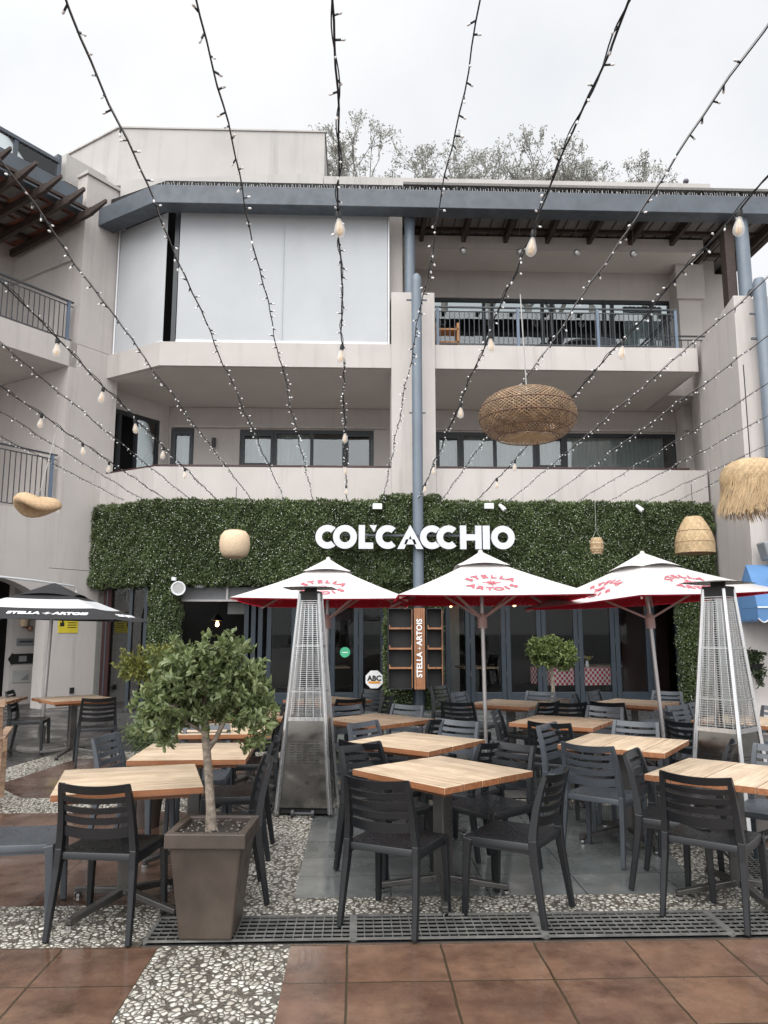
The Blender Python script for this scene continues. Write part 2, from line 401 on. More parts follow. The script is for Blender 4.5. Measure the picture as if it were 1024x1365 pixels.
# leaves: numpy arrays -> one mesh of folded leaf blades
def leaf_mesh(name, P, D, Nn, L, Wd, mats, parent=None, midx=None, fold=.25, curl=.0):
    n = len(P); D = D / np.linalg.norm(D, axis=1, keepdims=True)
    S = np.cross(D, Nn); S /= np.linalg.norm(S, axis=1, keepdims=True) + 1e-9
    U = np.cross(S, D)
    L = np.asarray(L).reshape(-1, 1) * np.ones((n, 1)); Wd = np.asarray(Wd).reshape(-1, 1) * np.ones((n, 1))
    k = fold * Wd
    v = np.stack([P, P + D * L * .3 + S * Wd * .46 + U * k, P + D * L * .68 + S * Wd * .42 + U * k, P + D * L - U * L * curl,
                  P + D * L * .68 - S * Wd * .42 + U * k, P + D * L * .3 - S * Wd * .46 + U * k], 1).reshape(-1, 3)
    b = (np.arange(n) * 6)[:, None]
    f = np.concatenate([b + np.array([[0, 1, 2, 3]]), b + np.array([[0, 3, 4, 5]])], 1).reshape(-1)
    me = bpy.data.meshes.new(name); me.vertices.add(n * 6); me.vertices.foreach_set('co', v.astype(np.float32).ravel())
    me.loops.add(n * 8); me.loops.foreach_set('vertex_index', f.astype(np.int32))
    me.polygons.add(n * 2); me.polygons.foreach_set('loop_start', (np.arange(n * 2) * 4).astype(np.int32))
    for m in (mats if isinstance(mats, list) else [mats]): me.materials.append(mt[m])
    if midx is not None: me.polygons.foreach_set('material_index', np.repeat(midx, 2).astype(np.int32))
    me.update(calc_edges=True); me.validate()
    o = bpy.data.objects.new(name, me); C.objects.link(o)
    if parent: o.parent = parent
    return o
def unit(a): return a / (np.linalg.norm(a, axis=1, keepdims=True) + 1e-9)

# ------------------------------------------------------------------ ground
G = 240.
ground = struct(MB().add([(-G, -G, 0), (G, -G, 0), (G, G, 0), (-G, G, 0)], [(0, 1, 2, 3)]).build('ground', 'base'))
def sheet(name, poly, mat, z=.004):
    mb = MB(); mb.add([(x, y, z) for x, y in poly], [tuple(range(len(poly)))])
    return struct(mb.build(name, mat, fix=False))
def rect(x0, x1, y0, y1): return [(x0, y0), (x1, y0), (x1, y1), (x0, y1)]
sheet('terracotta_paving', rect(-.33, 9, -9, 4.27), 'terra')
sheet('terracotta_paving', rect(-9, -1., -9, 4.27), 'terra')
sheet('pebble_path', rect(-1., -.33, -9, 4.27), 'pebble')
sheet('pebble_path', rect(-9, -1.1, 4.27, 4.88), 'pebble')
sheet('terracotta_paving', rect(-9, -.96, 4.88, 7.24), 'terra2')
sheet('pebble_path', rect(-9, -.96, 7.24, 7.86), 'pebble')
sheet('terracotta_paving', [(-3.74, 8.5), (-3.2, 7.86), (-.96, 7.86), (-.96, 10.2), (-3.5, 10.2)], 'terra2')
sheet('pebble_path', [(-5.2, 8.1), (-4.6, 7.86), (-3.2, 7.86), (-3.74, 8.5), (-3.5, 10.2), (-.96, 10.2), (-.96, 10.75), (-3.9, 10.75), (-4.1, 9.5)], 'pebble')
sheet('pebble_path', [(-.74, 4.66), (-.37, 4.66), (-.37, 9.2), (-.74, 9.2)], 'pebble')
sheet('pebble_path', [(-.37, 4.66), (4.6, 4.66), (4.6, 4.97), (-.37, 4.97)], 'pebble')
sheet('slate_paving', [(-.37, 4.97), (2.12, 4.97), (2.42, 6.6), (2.42, 7.36), (-.37, 7.36)], 'slate')
sheet('pebble_path', [(2.12, 4.97), (2.5, 4.97), (2.82, 6.6), (2.82, 7.66), (-.37, 7.66), (-.37, 7.36), (2.42, 7.36), (2.42, 6.6)], 'pebble')
sheet('terracotta_paving', [(2.86, 4.97), (9, 4.97), (9, 9.5), (3.2, 9.5), (3.2, 6.6)], 'terra2')
sheet('slate_paving', [(-.37, 8.0), (2.82, 8.0), (2.82, 15.9), (-.37, 15.9)], 'slate')

def grate(label, x0, x1, y0, y1, group='drain grates', diag=None, nl=6, pitch=.05):
    t = thing('drain_grate', label, 'drain grate', (0, 0, 0), 0, group)
    mb = MB(); w = .0055
    n = max(2, int(round((x1 - x0) / pitch)))
    for i in range(n + 1):
        x = x0 + (x1 - x0) * i / n
        k = diag(0) if diag else 0
        mb.box(x - w / 2, x + w / 2, y0, y1, .014, .02)
    for j in range(nl + 1):
        y = y0 + (y1 - y0) * j / nl
        ww = .016 if j in (0, nl) else .006
        mb.box(x0, x1, y - ww / 2, y + ww / 2, .013, .0215)
    for x in (x0, x1): mb.box(x - .01, x + .01, y0, y1, .0015, .022)
    mb.build('bars', 'grate', t); bx(x0, x1, y0, y1, .0005, .0045).build('channel', 'void', t)
    return t
grate('galvanised drain grate beside the brown planter base', -1.08, -.02, 4.3, 4.63)
grate('galvanised drain grate under the feet of the front centre chairs', .0, .99, 4.3, 4.63)
grate('galvanised drain grate between the two front dining tables', 1.01, 1.98, 4.3, 4.63)
grate('galvanised drain grate at the right edge under the front right chair', 2.0, 3.2, 4.3, 4.63)
t = grate('slatted drain channel running away beside the pebble strip behind the planter', 0, 2.6, 0, .2, None, nl=5, pitch=.2)
t.location = (-.75, 4.9, 0); t.rotation_euler = (0, 0, R(90))
t = grate('slatted drain channel crossing behind the front slate panel', 0, 3.2, 0, .3, None, nl=6, pitch=.2); t.location = (-.36, 7.68, 0)
t = grate('diagonal drain grate by the pebble strip at the right', 0, 1.75, 0, .32, None, nl=7); t.location = (2.84, 4.98, 0); t.rotation_euler = (0, 0, R(79))

# ------------------------------------------------------------------ main building
bld = thing('apartment_building', 'three storey grey rendered apartment block above the restaurant with roller blinds and balconies', 'building')
def part(name, mb, mat, parent=bld, **k): return mb.build(name, mat, parent, **k)
CH = [(-4.38, 16.48), (-5.82, 17.44)]          # chamfer line, front corner to the wing
def off(d):                                     # chamfer shifted outwards by d
    return [(-4.38 - d * .30, 16.48 - d), (-5.82 - d * .83 * .0 - d * .55, 17.44 - d * .83)]
def strip_wall(mb, x1, z0, z1, thick=.16, d=0.):
    a, b = off(d); a2, b2 = off(d - thick)
    mb.prism([(x1, a[1]), (x1, a2[1]), a2, b2, b, a], z0, z1)
def wall_open(mb, x0, x1, z0, z1, y0, y1, ops):
    xs = sorted({x0, x1, *[q for o in ops for q in o[:2]]})
    for a, b in zip(xs, xs[1:]):
        cuts = sorted([(o[2], o[3]) for o in ops if o[0] <= a + 1e-6 and o[1] >= b - 1e-6]); z = z0
        for c, d in cuts:
            if c > z: mb.box(a, b, y0, y1, z, c)
            z = d
        if z < z1: mb.box(a, b, y0, y1, z, z1)
# parapets and slabs
mb = MB(); strip_wall(mb, 7.72, 4.2, 5.09); part('parapet', mb, 'wall')
mb = MB(); strip_wall(mb, 7.70, 2.6, 4.2, .2, -.01); part('wall', mb, 'wall2')
part('handrail', MB().bar((-4.3, 16.55, 5.13), (.74, 16.55, 5.13), .07, .035).bar((1.72, 16.55, 5.13), (7.35, 16.55, 5.13), .07, .035).bar((-4.3, 16.55, 5.13), (-5.7, 17.48, 5.13), .07, .035), 'redrail')
slab = [(-4.38, 16.5), (7.68, 16.5), (7.68, 20.2), (-6.9, 20.2), (-6.7, 18.05), (-5.82, 17.44)]
part('balcony_slab', MB().prism(slab, 7.37, 7.92), 'wall')
part('soffit', MB().prism([(-4.28, 16.62), (7.6, 16.62), (7.6, 19.7), (-6.6, 19.7), (-6.4, 18.0), (-5.75, 17.55)], 7.362, 7.3695), 'ceil')
part('balcony_slab', bx(7.69, 9.6, 18.3, 20.2, 7.37, 8.0), 'wall2')
part('floor_slab', MB().prism([(-4.3, 16.66), (7.7, 16.66), (7.7, 20.2), (-5.2, 20.2), (-5.6, 17.6)], 3.95, 4.19), 'wall2')
part('ground_wall', bx(7.2, 9.5, 16.7, 16.95, 0, 4.19), 'wall2')
part('pillar', bx(.74, 1.71, 16.42, 17.2, 0, 9.12), 'wall', bevel=.01)
# first floor back wall
ops = [(-4.85, -4.25, 4.6, 6.8), (-3.07, .42, 4.6, 6.78), (2.03, 8.45, 4.6, 6.76)]
mb = MB(); wall_open(mb, -4.93, 9.8, 4.2, 7.36, 19.72, 19.95, ops); part('wall', mb, 'wall2')
part('pilaster', bx(8.47, 9.05, 19.2, 19.71, 4.2, 7.36), 'wall2')
part('pilaster', bx(8.40, 9.15, 19.1, 19.19, 6.7, 7.36), 'wall2')
part('cornice', bx(-4.8, .74, 19.60, 19.71, 6.80, 6.86).box(1.72, 8.4, 19.60, 19.71, 6.79, 6.85), 'wall')
def window(x0, x1, z0, z1, y, mull, cas=(), curtain=None, parent=bld, glass='glass', dark=True):
    f = MB(); w = .07
    for x in [x0, *mull, x1]: f.box(x - w * .6, x + w * .6, y - .05, y + .05, z0, z1)
    xs = [x0, *mull, x1]
    for a, b in zip(xs, xs[1:]):
        f.box(a + w * .6, b - w * .6, y - .045, y + .045, z1 - .09, z1); f.box(a + w * .6, b - w * .6, y - .045, y + .045, z0, z0 + .07)
    for (a, b, zz) in cas:       # top hung casement: inner frame and transom
        f.box(a + .05, b - .05, y - .065, y - .05, zz, zz + .09); f.box(a + .05, b - .05, y - .065, y - .05, z1 - .17, z1 - .09)
        f.box(a + .05, a + .12, y - .066, y - .05, zz + .09, z1 - .17); f.box(b - .12, b - .05, y - .066, y - .05, zz + .09, z1 - .17)
    fr = part('window', f, 'frame', parent)
    part('pane', bx(x0, x1, y + .005, y + .012, z0 + .02, z1 - .02), glass, fr, fix=False)
    for a, b in (curtain or []):
        cu = MB(); n = int((b - a) / .035); pts = []
        for i in range(n + 1):
            x = a + (b - a) * i / n; pts.append((x, y + .22 + .035 * math.sin(i * 1.9) + .012 * math.sin(i * .7)))
        vs = [(x, yy, z0) for x, yy in pts] + [(x, yy, z1 - .05) for x, yy in pts]
        cu.add(vs, [(i, i + 1, i + n + 2, i + n + 1) for i in range(n)]); part('curtain', cu, 'curtain', fr, smooth='all', fix=False)
    return fr
window(-4.85, -4.25, 4.6, 6.8, 19.8, [], [(-4.85, -4.25, 5.75)], [(-4.8, -4.3)])
window(-3.07, .42, 4.6, 6.78, 19.8, [-2.15, -1.2, -.36], [(-3.07, -2.15, 5.8), (-.36, .42, 5.7)], [(-3., -2.2), (-2.1, -1.25)])
window(2.03, 8.45, 4.6, 6.76, 19.8, [2.75, 3.62, 4.68, 5.5], [(2.03, 2.75, 5.7), (4.68, 5.5, 5.8)], [(2.1, 4.65), (4.75, 8.2)])
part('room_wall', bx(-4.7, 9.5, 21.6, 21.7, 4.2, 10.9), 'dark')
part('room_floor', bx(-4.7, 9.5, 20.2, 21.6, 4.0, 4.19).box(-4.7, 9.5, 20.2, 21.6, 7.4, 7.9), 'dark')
# angled first floor wall with its open window
aw = bpy.data.objects.new('angled_wall', None); C.objects.link(aw); aw.parent = bld
aw.location = (-6.23, 17.72, 0); aw.rotation_euler = (0, 0, math.atan2(.82, .57))
mb = MB(); wall_open(mb, -.1, 2.33, 4.2, 7.36, 0, .2, [(.28, 2.05, 4.6, 6.9)]); part('wall', mb, 'wall2', aw)
wf = MB()
for x in (.28, .85, 1.35, 2.02): wf.box(x - .04, x + .04, .02, .1, 4.6, 6.9)
wf.box(.28, 2.02, .03, .09, 6.8, 6.9)
wfo = part('window', wf, 'frame', aw)
cu = MB(); n = 16; cu.add([(.33 + .5 * i / n, .26 + .04 * math.sin(i * 2.), z) for z in (4.6, 6.8) for i in range(n + 1)], [(i, i + 1, i + n + 2, i + n + 1) for i in range(n)])
part('curtain', cu, 'curtain', aw, smooth='all', fix=False)
part('pane', bx(1.37, 2.0, .05, .056, 4.65, 6.8), 'glass', aw, fix=False)
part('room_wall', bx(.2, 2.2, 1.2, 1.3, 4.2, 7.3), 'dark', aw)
wl = part('wall_lamp', MB().lathe([(.001, 0), (.05, 0), (.05, .24), (.001, .24)], 10, Matrix.Translation((-3.72, 19.63, 6.28))), 'frame', smooth=True)
# second floor
ops2 = [(2.0, 8.5, 7.92, 10.5)]
mb = MB(); wall_open(mb, 1.0, 9.8, 7.92, 11.9, 19.72, 19.95, ops2); part('wall', mb, 'wall2')
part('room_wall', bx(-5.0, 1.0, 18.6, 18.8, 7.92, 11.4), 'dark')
part('pilaster', bx(8.52, 9.12, 19.2, 19.71, 7.93, 11.2), 'wall2'); part('pilaster', bx(8.45, 9.2, 19.1, 19.19, 10.3, 11.26), 'wall2')
window(2.0, 8.5, 7.93, 10.5, 19.8, [3.4, 3.62, 5.0, 5.25, 6.7, 6.92, 8.0], [], [(7.3, 8.4)])
def railing(p, q, z0, z1, nb, posts=(), parent=bld, top2=True):
    p, q = Vector((*p, 0)), Vector((*q, 0)); r = MB(); ln = (q - p).length
    r.cur = 0
    r.bar(p + Vector((0, 0, z1)), q + Vector((0, 0, z1)), .055, .03); r.bar(p + Vector((0, 0, z1 - .1)), q + Vector((0, 0, z1 - .1)), .03, .022); r.bar(p + Vector((0, 0, z0 + .07)), q + Vector((0, 0, z0 + .07)), .03, .022)
    for i in range(nb + 1):
        c = p.lerp(q, i / nb); r.bar(c + Vector((0, 0, z0 + .08)), c + Vector((0, 0, z1 - .105)), .016)
    ro = part('railing', r, 'rail', parent)
    for k in posts:
        c = p.lerp(q, k); part('post', MB().bar(c + Vector((0, 0, z0 + .001)), c + Vector((0, 0, z1 - .017)), .06, .05), 'railpost', ro)
    return ro
railing((1.74, 16.62), (7.3, 16.62), 7.925, 8.87, 50, (0.01, .34, .67, .995))
railing((7.3, 16.62), (7.3, 19.1), 7.925, 8.87, 20, (.99,))
railing((7.5, 18.38), (9.5, 18.38), 8.0, 8.95, 12)
# blinds
rb = MB(); nx, nz_ = 60, 16
rb.add([(-4.06 + 4.72 * i / nx, 16.565 + .010 * math.sin(i * .42) * (1 - j / nz_) + .006 * math.sin(i * 1.13 + j * .5), 7.98 + 3.06 * j / nz_) for j in range(nz_ + 1) for i in range(nx + 1)], [(j * (nx + 1) + i, j * (nx + 1) + i + 1, (j + 1) * (nx + 1) + i + 1, (j + 1) * (nx + 1) + i) for j in range(nz_) for i in range(nx)])
bl = part('roller_blind', rb, 'blind', smooth='all', fix=False)
part('seam', bx(-1.72, -1.705, 16.540, 16.546, 7.98, 11.04), 'blind', bl)
part('bottom_bar', MB().bar((-4.06, 16.567, 7.96), (.66, 16.567, 7.96), .045, .05), 'white', bl)
part('guide', bx(.67, .70, 16.54, 16.60, 7.93, 11.04), 'white', bl)
b2 = MB(); n = 22
for i in range(n + 1):
    k = i / n; x = -4.36 - 1.34 * k; y = 16.62 + .90 * k; bow = .05 * math.sin(k * PI) + .02 * math.sin(k * 9)
    b2.add([(x - bow * .5, y - bow, 7.95), (x + .0, y, 11.06)], [])
b2.f = [(2 * i, 2 * i + 2, 2 * i + 3, 2 * i + 1) for i in range(n)]; b2.m = [0] * n
cb = part('roller_blind', b2, 'blind', smooth='all', fix=False)
part('bottom_bar', MB().bar((-4.36, 16.6, 7.95), (-5.7, 17.5, 7.95), .04, .05), 'white', cb)
part('guide', MB().bar((-5.72, 17.5, 7.93), (-5.72, 17.5, 11.1), .03), 'white', cb)
part('mullion', bx(-4.2, -4.1, 16.66, 16.76, 7.92, 11.4), 'frame')
part('partition', bx(.72, 1.02, 16.9, 19.7, 7.93, 11.4), 'wall2')
# roof gutter beam with bird spikes
def roofbeam(z0, z1, d0, d1):
    a, b = off(d0); a2, b2 = off(d1)
    ext = lambda p: (p[0] - .82 * .62, p[1] + .57 * .62)
    return MB().prism([(10.6, a[1]), (10.6, a2[1]), a2, ext(b2), ext(b), a], z0, z1)
gb = part('gutter_beam', roofbeam(10.94, 11.37, .48, .05), 'bluegrey', bevel=.012)
sp = MB()
for i in range(250):
    x = -4.4 + 14.6 * i / 249
    sp.bar((x, 16.1, 11.37), (x + rnd.uniform(-.03, .03), 16.1 + rnd.uniform(-.04, .04), 11.49), .0045)
part('bird_spikes', sp, 'spike', gb)
part('roof', MB().prism([(-5.9, 17.3), (-4.4, 16.46), (1.0, 16.46), (1.0, 20.2), (-6.2, 20.2)], 11.51, 11.75), 'dark')
part('roof_boards', bx(1.01, 10.4, 16.3, 21.6, 11.68, 11.74), 'board')
rf = MB()
for i in range(9): x = 1.6 + 1.08 * i; rf.box(x - .05, x + .05, 16.46, 21.4, 11.42, 11.66)
for o in [part('rafter', rf, 'brown')]: pass
pu = MB()
for y in (16.75, 17.45, 18.2, 19.3, 20.4, 21.3): pu.box(1.02, 10.35, y - .05, y + .05, 11.60, 11.675)
part('purlin', pu, 'brown')
seams = MB()
for i in range(30): x = 1.15 + .31 * i; seams.box(x - .012, x + .012, 16.3, 21.5, 11.66, 11.679)
part('board_seams', seams, 'brown')
part('roof_edge', bx(10.36, 10.5, 16.2, 21.6, 11.45, 11.8), 'brown')
part('ceiling_box', bx(1.05, 8.9, 18.5, 19.71, 11.27, 11.59), 'ceil'); part('bulkhead', bx(1.04, 8.92, 18.44, 18.495, 11.26, 11.6), 'wall2')
part('end_wall', bx(9.81, 10.1, 19.74, 20.2, 4.2, 11.3), 'wall2')
# roof upper works
part('roof_parapet', bx(-.84, 8.5, 17.0, 17.2, 11.76, 12.28), 'parapet')
part('roof_parapet', MB().prism([(-5.75, 17.45), (-.85, 17.0), (-.85, 17.2), (-5.7, 17.7)], 11.76, 12.36), 'parapet')
bxm = MB().prism([(-5.9, 17.6), (-.86, 17.6), (-.86, 21), (-9, 21), (-8.2, 19.2)], 12.3, 13.82); part('roof_room', bxm, 'parapet')
part('roof_coping', MB().prism([(-5.93, 17.57), (-.83, 17.57), (-.83, 21.03), (-9, 21.03), (-8.23, 19.17)], 13.821, 13.86), 'parapet')
part('panel_joint', bx(-3.02, -3.0, 17.59, 17.60, 12.36, 13.8), 'wall2')
# columns and pipes
part('roof_column', MB().lathe([(.12, 9.12), (.12, 11.0)], 16, Matrix.Translation((1.17, 16.62, 0))), 'pipeblue', smooth=True)
part('roof_column', MB().lathe([(.15, 8.0), (.15, 10.94)], 16, Matrix.Translation((8.80, 16.3, 0))), 'pipeblue', smooth=True)
part('roof_post', bx(8.42, 8.64, 16.35, 16.6, 8.0, 10.94), 'brown')
dp = part('downpipe', MB().lathe([(.001, 9.36), (.06, 9.34), (.105, 9.26), (.112, 9.15), (.112, 2.3)], 18, Matrix.Translation((1.27, 15.98, 0))), 'pipeblue', smooth=True)
part('pipe_bracket', MB().bar((1.05, 16.0, 8.75), (1.5, 16.0, 8.75), .03).bar((1.1, 16.0, 6.2), (1.45, 16.0, 6.2), .03), 'bluegrey', dp)
part('pipe_foot', MB().lathe([(.118, 0), (.118, 2.3), (.112, 2.3)], 18, Matrix.Translation((1.27, 15.98, 0))), 'navy', dp, smooth=True)
# shopfront
sx = [-1.94, -1.3, -.57, .04, .62]
rx = [1.92, 2.46, 3.24, 4.02, 4.83, 5.64, 6.43, 7.1]
def door(x0, x1, y=16.95, z1=2.42, w=.105):
    f = MB(); f.box(x0 + .004, x0 + w, y - .05, y + .05, .03, z1); f.box(x1 - w, x1 - .004, y - .05, y + .05, .03, z1)
    f.box(x0 + w, x1 - w, y - .05, y + .05, z1 - .09, z1); f.box(x0 + w, x1 - w, y - .05, y + .05, .03, .28)
    d = part('door', f, 'navy', bevel=.008)
    part('pane', bx(x0 + w, x1 - w, y - .006, y + .006, .28, z1 - .09), 'doorglass', d, fix=False)
    for z in (.6, 1.3, 2.0): part('hinge', bx(x1 - .015, x1 + .015, y - .066, y - .051, z, z + .12), 'frame', d)
for a, b in list(zip(sx, sx[1:])) + list(zip(rx, rx[1:])): door(a, b)
for k in range(3): part('folded_door', bx(-2.42 + .15 * k, -2.32 + .15 * k, 16.85, 17.5, .03, 2.42), 'navy', bevel=.008)
part('door_header', bx(-3.75, 7.2, 16.9, 17.05, 2.425, 2.6), 'frame')
hd = part('header_panel', bx(-3.72, -1.95, 16.6, 16.66, 2.2, 2.5), 'grey'); part('header_frame', MB().bar((-3.7, 16.58, 2.22), (-1.95, 16.58, 2.22), .04).bar((-2.75, 16.58, 2.2), (-2.75, 16.58, 2.5), .05), 'pole', hd)
part('notice_board', bx(-2.85, -2.2, 17.3, 17.33, 1.95, 2.2), 'paper2')
# glazing under the chamfer
gz = MB()
for k in (0., .28, .72, .99): x, y = -4.45 - 1.40 * k, 16.62 + .95 * k; gz.bar((x, y, 0), (x, y, 2.6), .07)
go = part('side_window', gz, 'navy')
part('pane', MB().prism([(-4.45, 16.62), (-5.85, 17.57), (-5.84, 17.58), (-4.44, 16.63)], .1, 2.55), 'doorglass', go)
part('maroon_panel', MB().bar((-5.47, 17.29, 0), (-5.47, 17.29, 2.5), .26, .03, up=(.57, .82, 0)), 'maroon', go)
# interior of the restaurant
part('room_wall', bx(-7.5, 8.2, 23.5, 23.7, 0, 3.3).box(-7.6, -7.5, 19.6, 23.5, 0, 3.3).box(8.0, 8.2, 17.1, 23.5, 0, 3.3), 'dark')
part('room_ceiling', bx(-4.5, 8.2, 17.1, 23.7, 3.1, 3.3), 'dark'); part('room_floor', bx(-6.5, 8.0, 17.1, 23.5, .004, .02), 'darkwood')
part('room_pillar', bx(2.15, 2.5, 19.0, 19.3, .02, 3.1), 'paper2'); part('room_screen', bx(6.3, 7.4, 18.4, 18.5, .02, 3.1), 'maroon')
part('bar_counter', bx(-3.8, 1.5, 21.8, 22.2, .02, 1.1), 'darkwood'); part('reflection_panel', bx(-1.9, -1.2, 23.4, 23.45, 1.4, 2.2), 'paper2')  # pale panel on the back wall paints in a bright reflection indoors
for i, (x, y, z, l) in enumerate([(2.2, 18.2, 2.2, 'left of the bare umbrella pole'), (3.75, 18.4, 2.22, 'above the left checked table'), (4.6, 18.4, 2.22, 'above the right checked table'), (5.5, 18.4, 2.2, 'at the right end of the row'),
                                  (-.35, 18., 2.2, 'behind the door with the green sticker'), (-3.3, 18.6, 1.75, 'in the open doorway behind the planter tree'), (-4.9, 19.2, 1.7, 'behind the side window by the black umbrella'), (-4.65, 18.7, 1.62, 'nearest the leafy column'), (2.9, 20, 1.75, 'deep in the room behind the middle umbrella')]):
    t = thing('pendant_lamp', 'small warm pendant lamp inside the restaurant, ' + l, 'lamp', (x, y, z), 0, 'warm pendant lamps inside')
    MB().lathe([(.001, -.07), (.03, -.06), (.042, -.02), (.03, .03), (.015, .06)], 8).build('bulb', 'warm', t, smooth='all')
    MB().lathe([(.02, .06), (.16, .08), (.05, .2), (.01, .22)], 10).build('shade', 'black', t, smooth=True); MB().tube([(0, 0, .2), (0, 0, 3.1 - z)], .006, 4).build('cord', 'cable', t)
for x, l in ((4.55, 'left'), (5.25, 'right')):
    t = thing('restaurant_table', f'indoor table under a red checked cloth behind the glass, {l}hand of the two', 'table', (x, 17.9, 0), R(20), 'checked tables indoors')
    mb = MB(); mb.box(-.4, .4, -.4, .4, .74, .76)
    for a, b in ((-1, 0), (1, 0), (0, -1), (0, 1)):
        if a: mb.box(a * .4 - .004, a * .4 + .004, -.4, .4, .38, .745)
        else: mb.box(-.39, .39, b * .4 - .004, b * .4 + .004, .38, .745)
    mb.build('tablecloth', 'gingham', t); MB().tube([(0, 0, .02), (0, 0, .74)], .04, 8).build('pole', 'black', t)
for x, y, l in ((-.6, 18.3, 'behind the door with the green sticker'), (2.75, 18.0, 'behind the glass right of the cabinet'), (6.0, 18.8, 'behind the glass before the dark red screen')):
    t = thing('indoor_table', 'bare wooden table indoors ' + l, 'table', (x, y, .02), R(8), 'bare tables indoors')
    MB().box(-.4, .4, -.4, .4, .72, .755).build('tabletop', 'topd', t); MB().box(-.05, .05, -.05, .05, .03, .72).build('pole', 'steel', t); MB().box(-.28, .28, -.28, .28, 0, .03).build('base', 'steel', t)
t = thing('flower_vase', 'small vase of yellow and pink flowers on the right checked table', 'vase', (5.25, 17.75, .762))
MB().lathe([(.03, 0), (.05, .06), (.03, .13), (.035, .15)], 10).build('vase', 'white', t, smooth=True)
f = MB(); f.v = []; 
for k in range(14):
    a = k * 2.4; r = .02 + .008 * k; c = Vector((r * math.cos(a), r * math.sin(a), .2 + .012 * (k % 5)))
    f.cur = k % 2; f.lathe([(.001, -.02), (.022, 0), (.001, .02)], 6, Matrix.Translation(c)); f.cur = 2; f.tube([(0, 0, .1), c], .004, 3)
f.build('flowers', ['yellow', 'rib', 'leaf'], t)

# ------------------------------------------------------------------ left wing, in its own rotated frame: x=s towards camera, y=-outward
wing = thing('apartment_wing', 'left grey rendered wing with recessed balconies and a timber pergola on top', 'building', (-5.82, 17.44, 0), math.atan2(-.82, -.57))
# local x runs along the face towards the camera, local +y points outwards to the courtyard
def wp(name, mb, mat, parent=wing, **k): return mb.build(name, mat, parent, **k)
TH = .35
wp('wall', MB().box(-.3, .82, -TH, 0, 7.95, 12.05), 'wall')
wp('wall', MB().box(-.3, 1.0, -TH, 0, 2.9, 7.94), 'wall')
wp('wall', MB().box(-.3, 1.15, -TH, 0, 0, 2.89), 'wall')
wp('wall', MB().box(1.001, 7, -TH, -.001, 2.9, 4.08), 'wall')
ap = []; n = 18
for i in range(n + 1):
    a = PI * i / n; ap.append((1.15 + 2.1 - 2.1 * math.cos(a), 1.95 + .8 * math.sin(a)))
arch = MB()
for (x0, z0), (x1, z1) in zip(ap, ap[1:]):
    arch.add([(x0, -TH, z0), (x1, -TH, z1), (x1, -TH, 2.9), (x0, -TH, 2.9), (x0, 0, z0), (x1, 0, z1), (x1, 0, 2.9), (x0, 0, 2.9)],
             [(0, 3, 2, 1), (4, 5, 6, 7), (0, 1, 5, 4)])
wp('arch', arch, 'wall')
wp('wall', MB().box(5.36, 7, -TH, 0, 0, 2.89), 'wall')
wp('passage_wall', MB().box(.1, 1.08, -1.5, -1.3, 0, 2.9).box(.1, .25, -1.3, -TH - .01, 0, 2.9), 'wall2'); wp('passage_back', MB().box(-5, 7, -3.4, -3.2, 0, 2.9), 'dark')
wp('passage_ceiling', MB().box(.1, 7, -3.4, -TH - .01, 2.91, 3.1), 'wall2')
wp('balcony_slab', MB().box(.821, 7, -2.8, 0, 7.37, 7.94), 'wall'); wp('floor_slab', MB().box(1.0, 7, -2.8, -TH - .01, 3.9, 4.05), 'wall2')
wp('balcony_wall', MB().box(.4, 7, -3.0, -2.8, 4.05, 11.3), 'wall2'); wp('balcony_side', MB().box(.45, .82, -2.8, -TH - .005, 7.95, 11.3).box(.6, 1.0, -2.8, -TH - .005, 4.05, 7.36), 'wall2')
wp('cornice', MB().box(.82, 7, -2.8, -2.72, 10.0, 10.12).box(.821, .9, -2.72, -TH - .01, 10.0, 10.12), 'parapet')
dr = wp('balcony_door', MB().box(2.2, 4.4, -2.79, -2.74, 7.95, 9.9), 'frame'); wp('pane', MB().box(2.3, 4.3, -2.735, -2.73, 8.0, 9.8), 'glass', dr)
wp('wall_cap', MB().box(-.3, .86, -TH, .05, 12.06, 12.14), 'parapet'); wp('upper_parapet', MB().box(-.6, 1.0, -1.0, -.6, 12.0, 12.7), 'parapet')
def wrail(z0, z1, x0):
    r = MB(); y = -.12
    r.box(x0, 6.5, y - .03, y + .03, z1 - .015, z1 + .015); r.box(x0, 6.5, y - .012, y + .012, z1 - .11, z1 - .09); r.box(x0, 6.5, y - .012, y + .012, z0 + .06, z0 + .08)
    for i in range(46): x = x0 + .1 + .12 * i; r.box(x - .008, x + .008, y - .008, y + .008, z0 + .08, z1 - .11)
    o = wp('railing', r, 'rail')
    wp('post', MB().box(x0 + .08, x0 + .14, y - .03, y + .03, z0, z1 - .016), 'railpost', o)
wrail(7.95, 8.9, .9); wrail(4.09, 5.35, 1.06)
# pergola above the wing
wp('fascia_beam', MB().box(.98, 7, -.12, .10, 11.02, 11.50), 'bluegrey')
for i in range(10):
    x = 1.0 + .56 * i
    wp('pergola_rafter', MB().bar((x, -2.6, 10.74), (x, .50, 10.90), .09, .17).bar((x, .50, 10.90), (x, .98, 10.99), .09, .14, taper=.55), 'brown')
wp('pergola_purlin', MB().box(.83, 7, -2.0, -1.88, 10.88, 10.98), 'brown'); wp('pergola_purlin', MB().box(.83, 7, -1.1, -1.0, 10.92, 11.0), 'brown'); wp('pergola_purlin', MB().box(.95, 7, .2, .28, 11.0, 11.07), 'brown')
sl = MB()
for i in range(9):
    for j in range(4): sl.box(1.06 + .56 * i, 1.46 + .56 * i, -2.6 + .62 * j, -2.1 + .62 * j, 11.0, 11.02)
wp('pergola_panels', sl, 'board'); wp('pergola_boards', MB().box(.83, 7, -2.8, -.13, 11.05, 11.08), 'redboard')
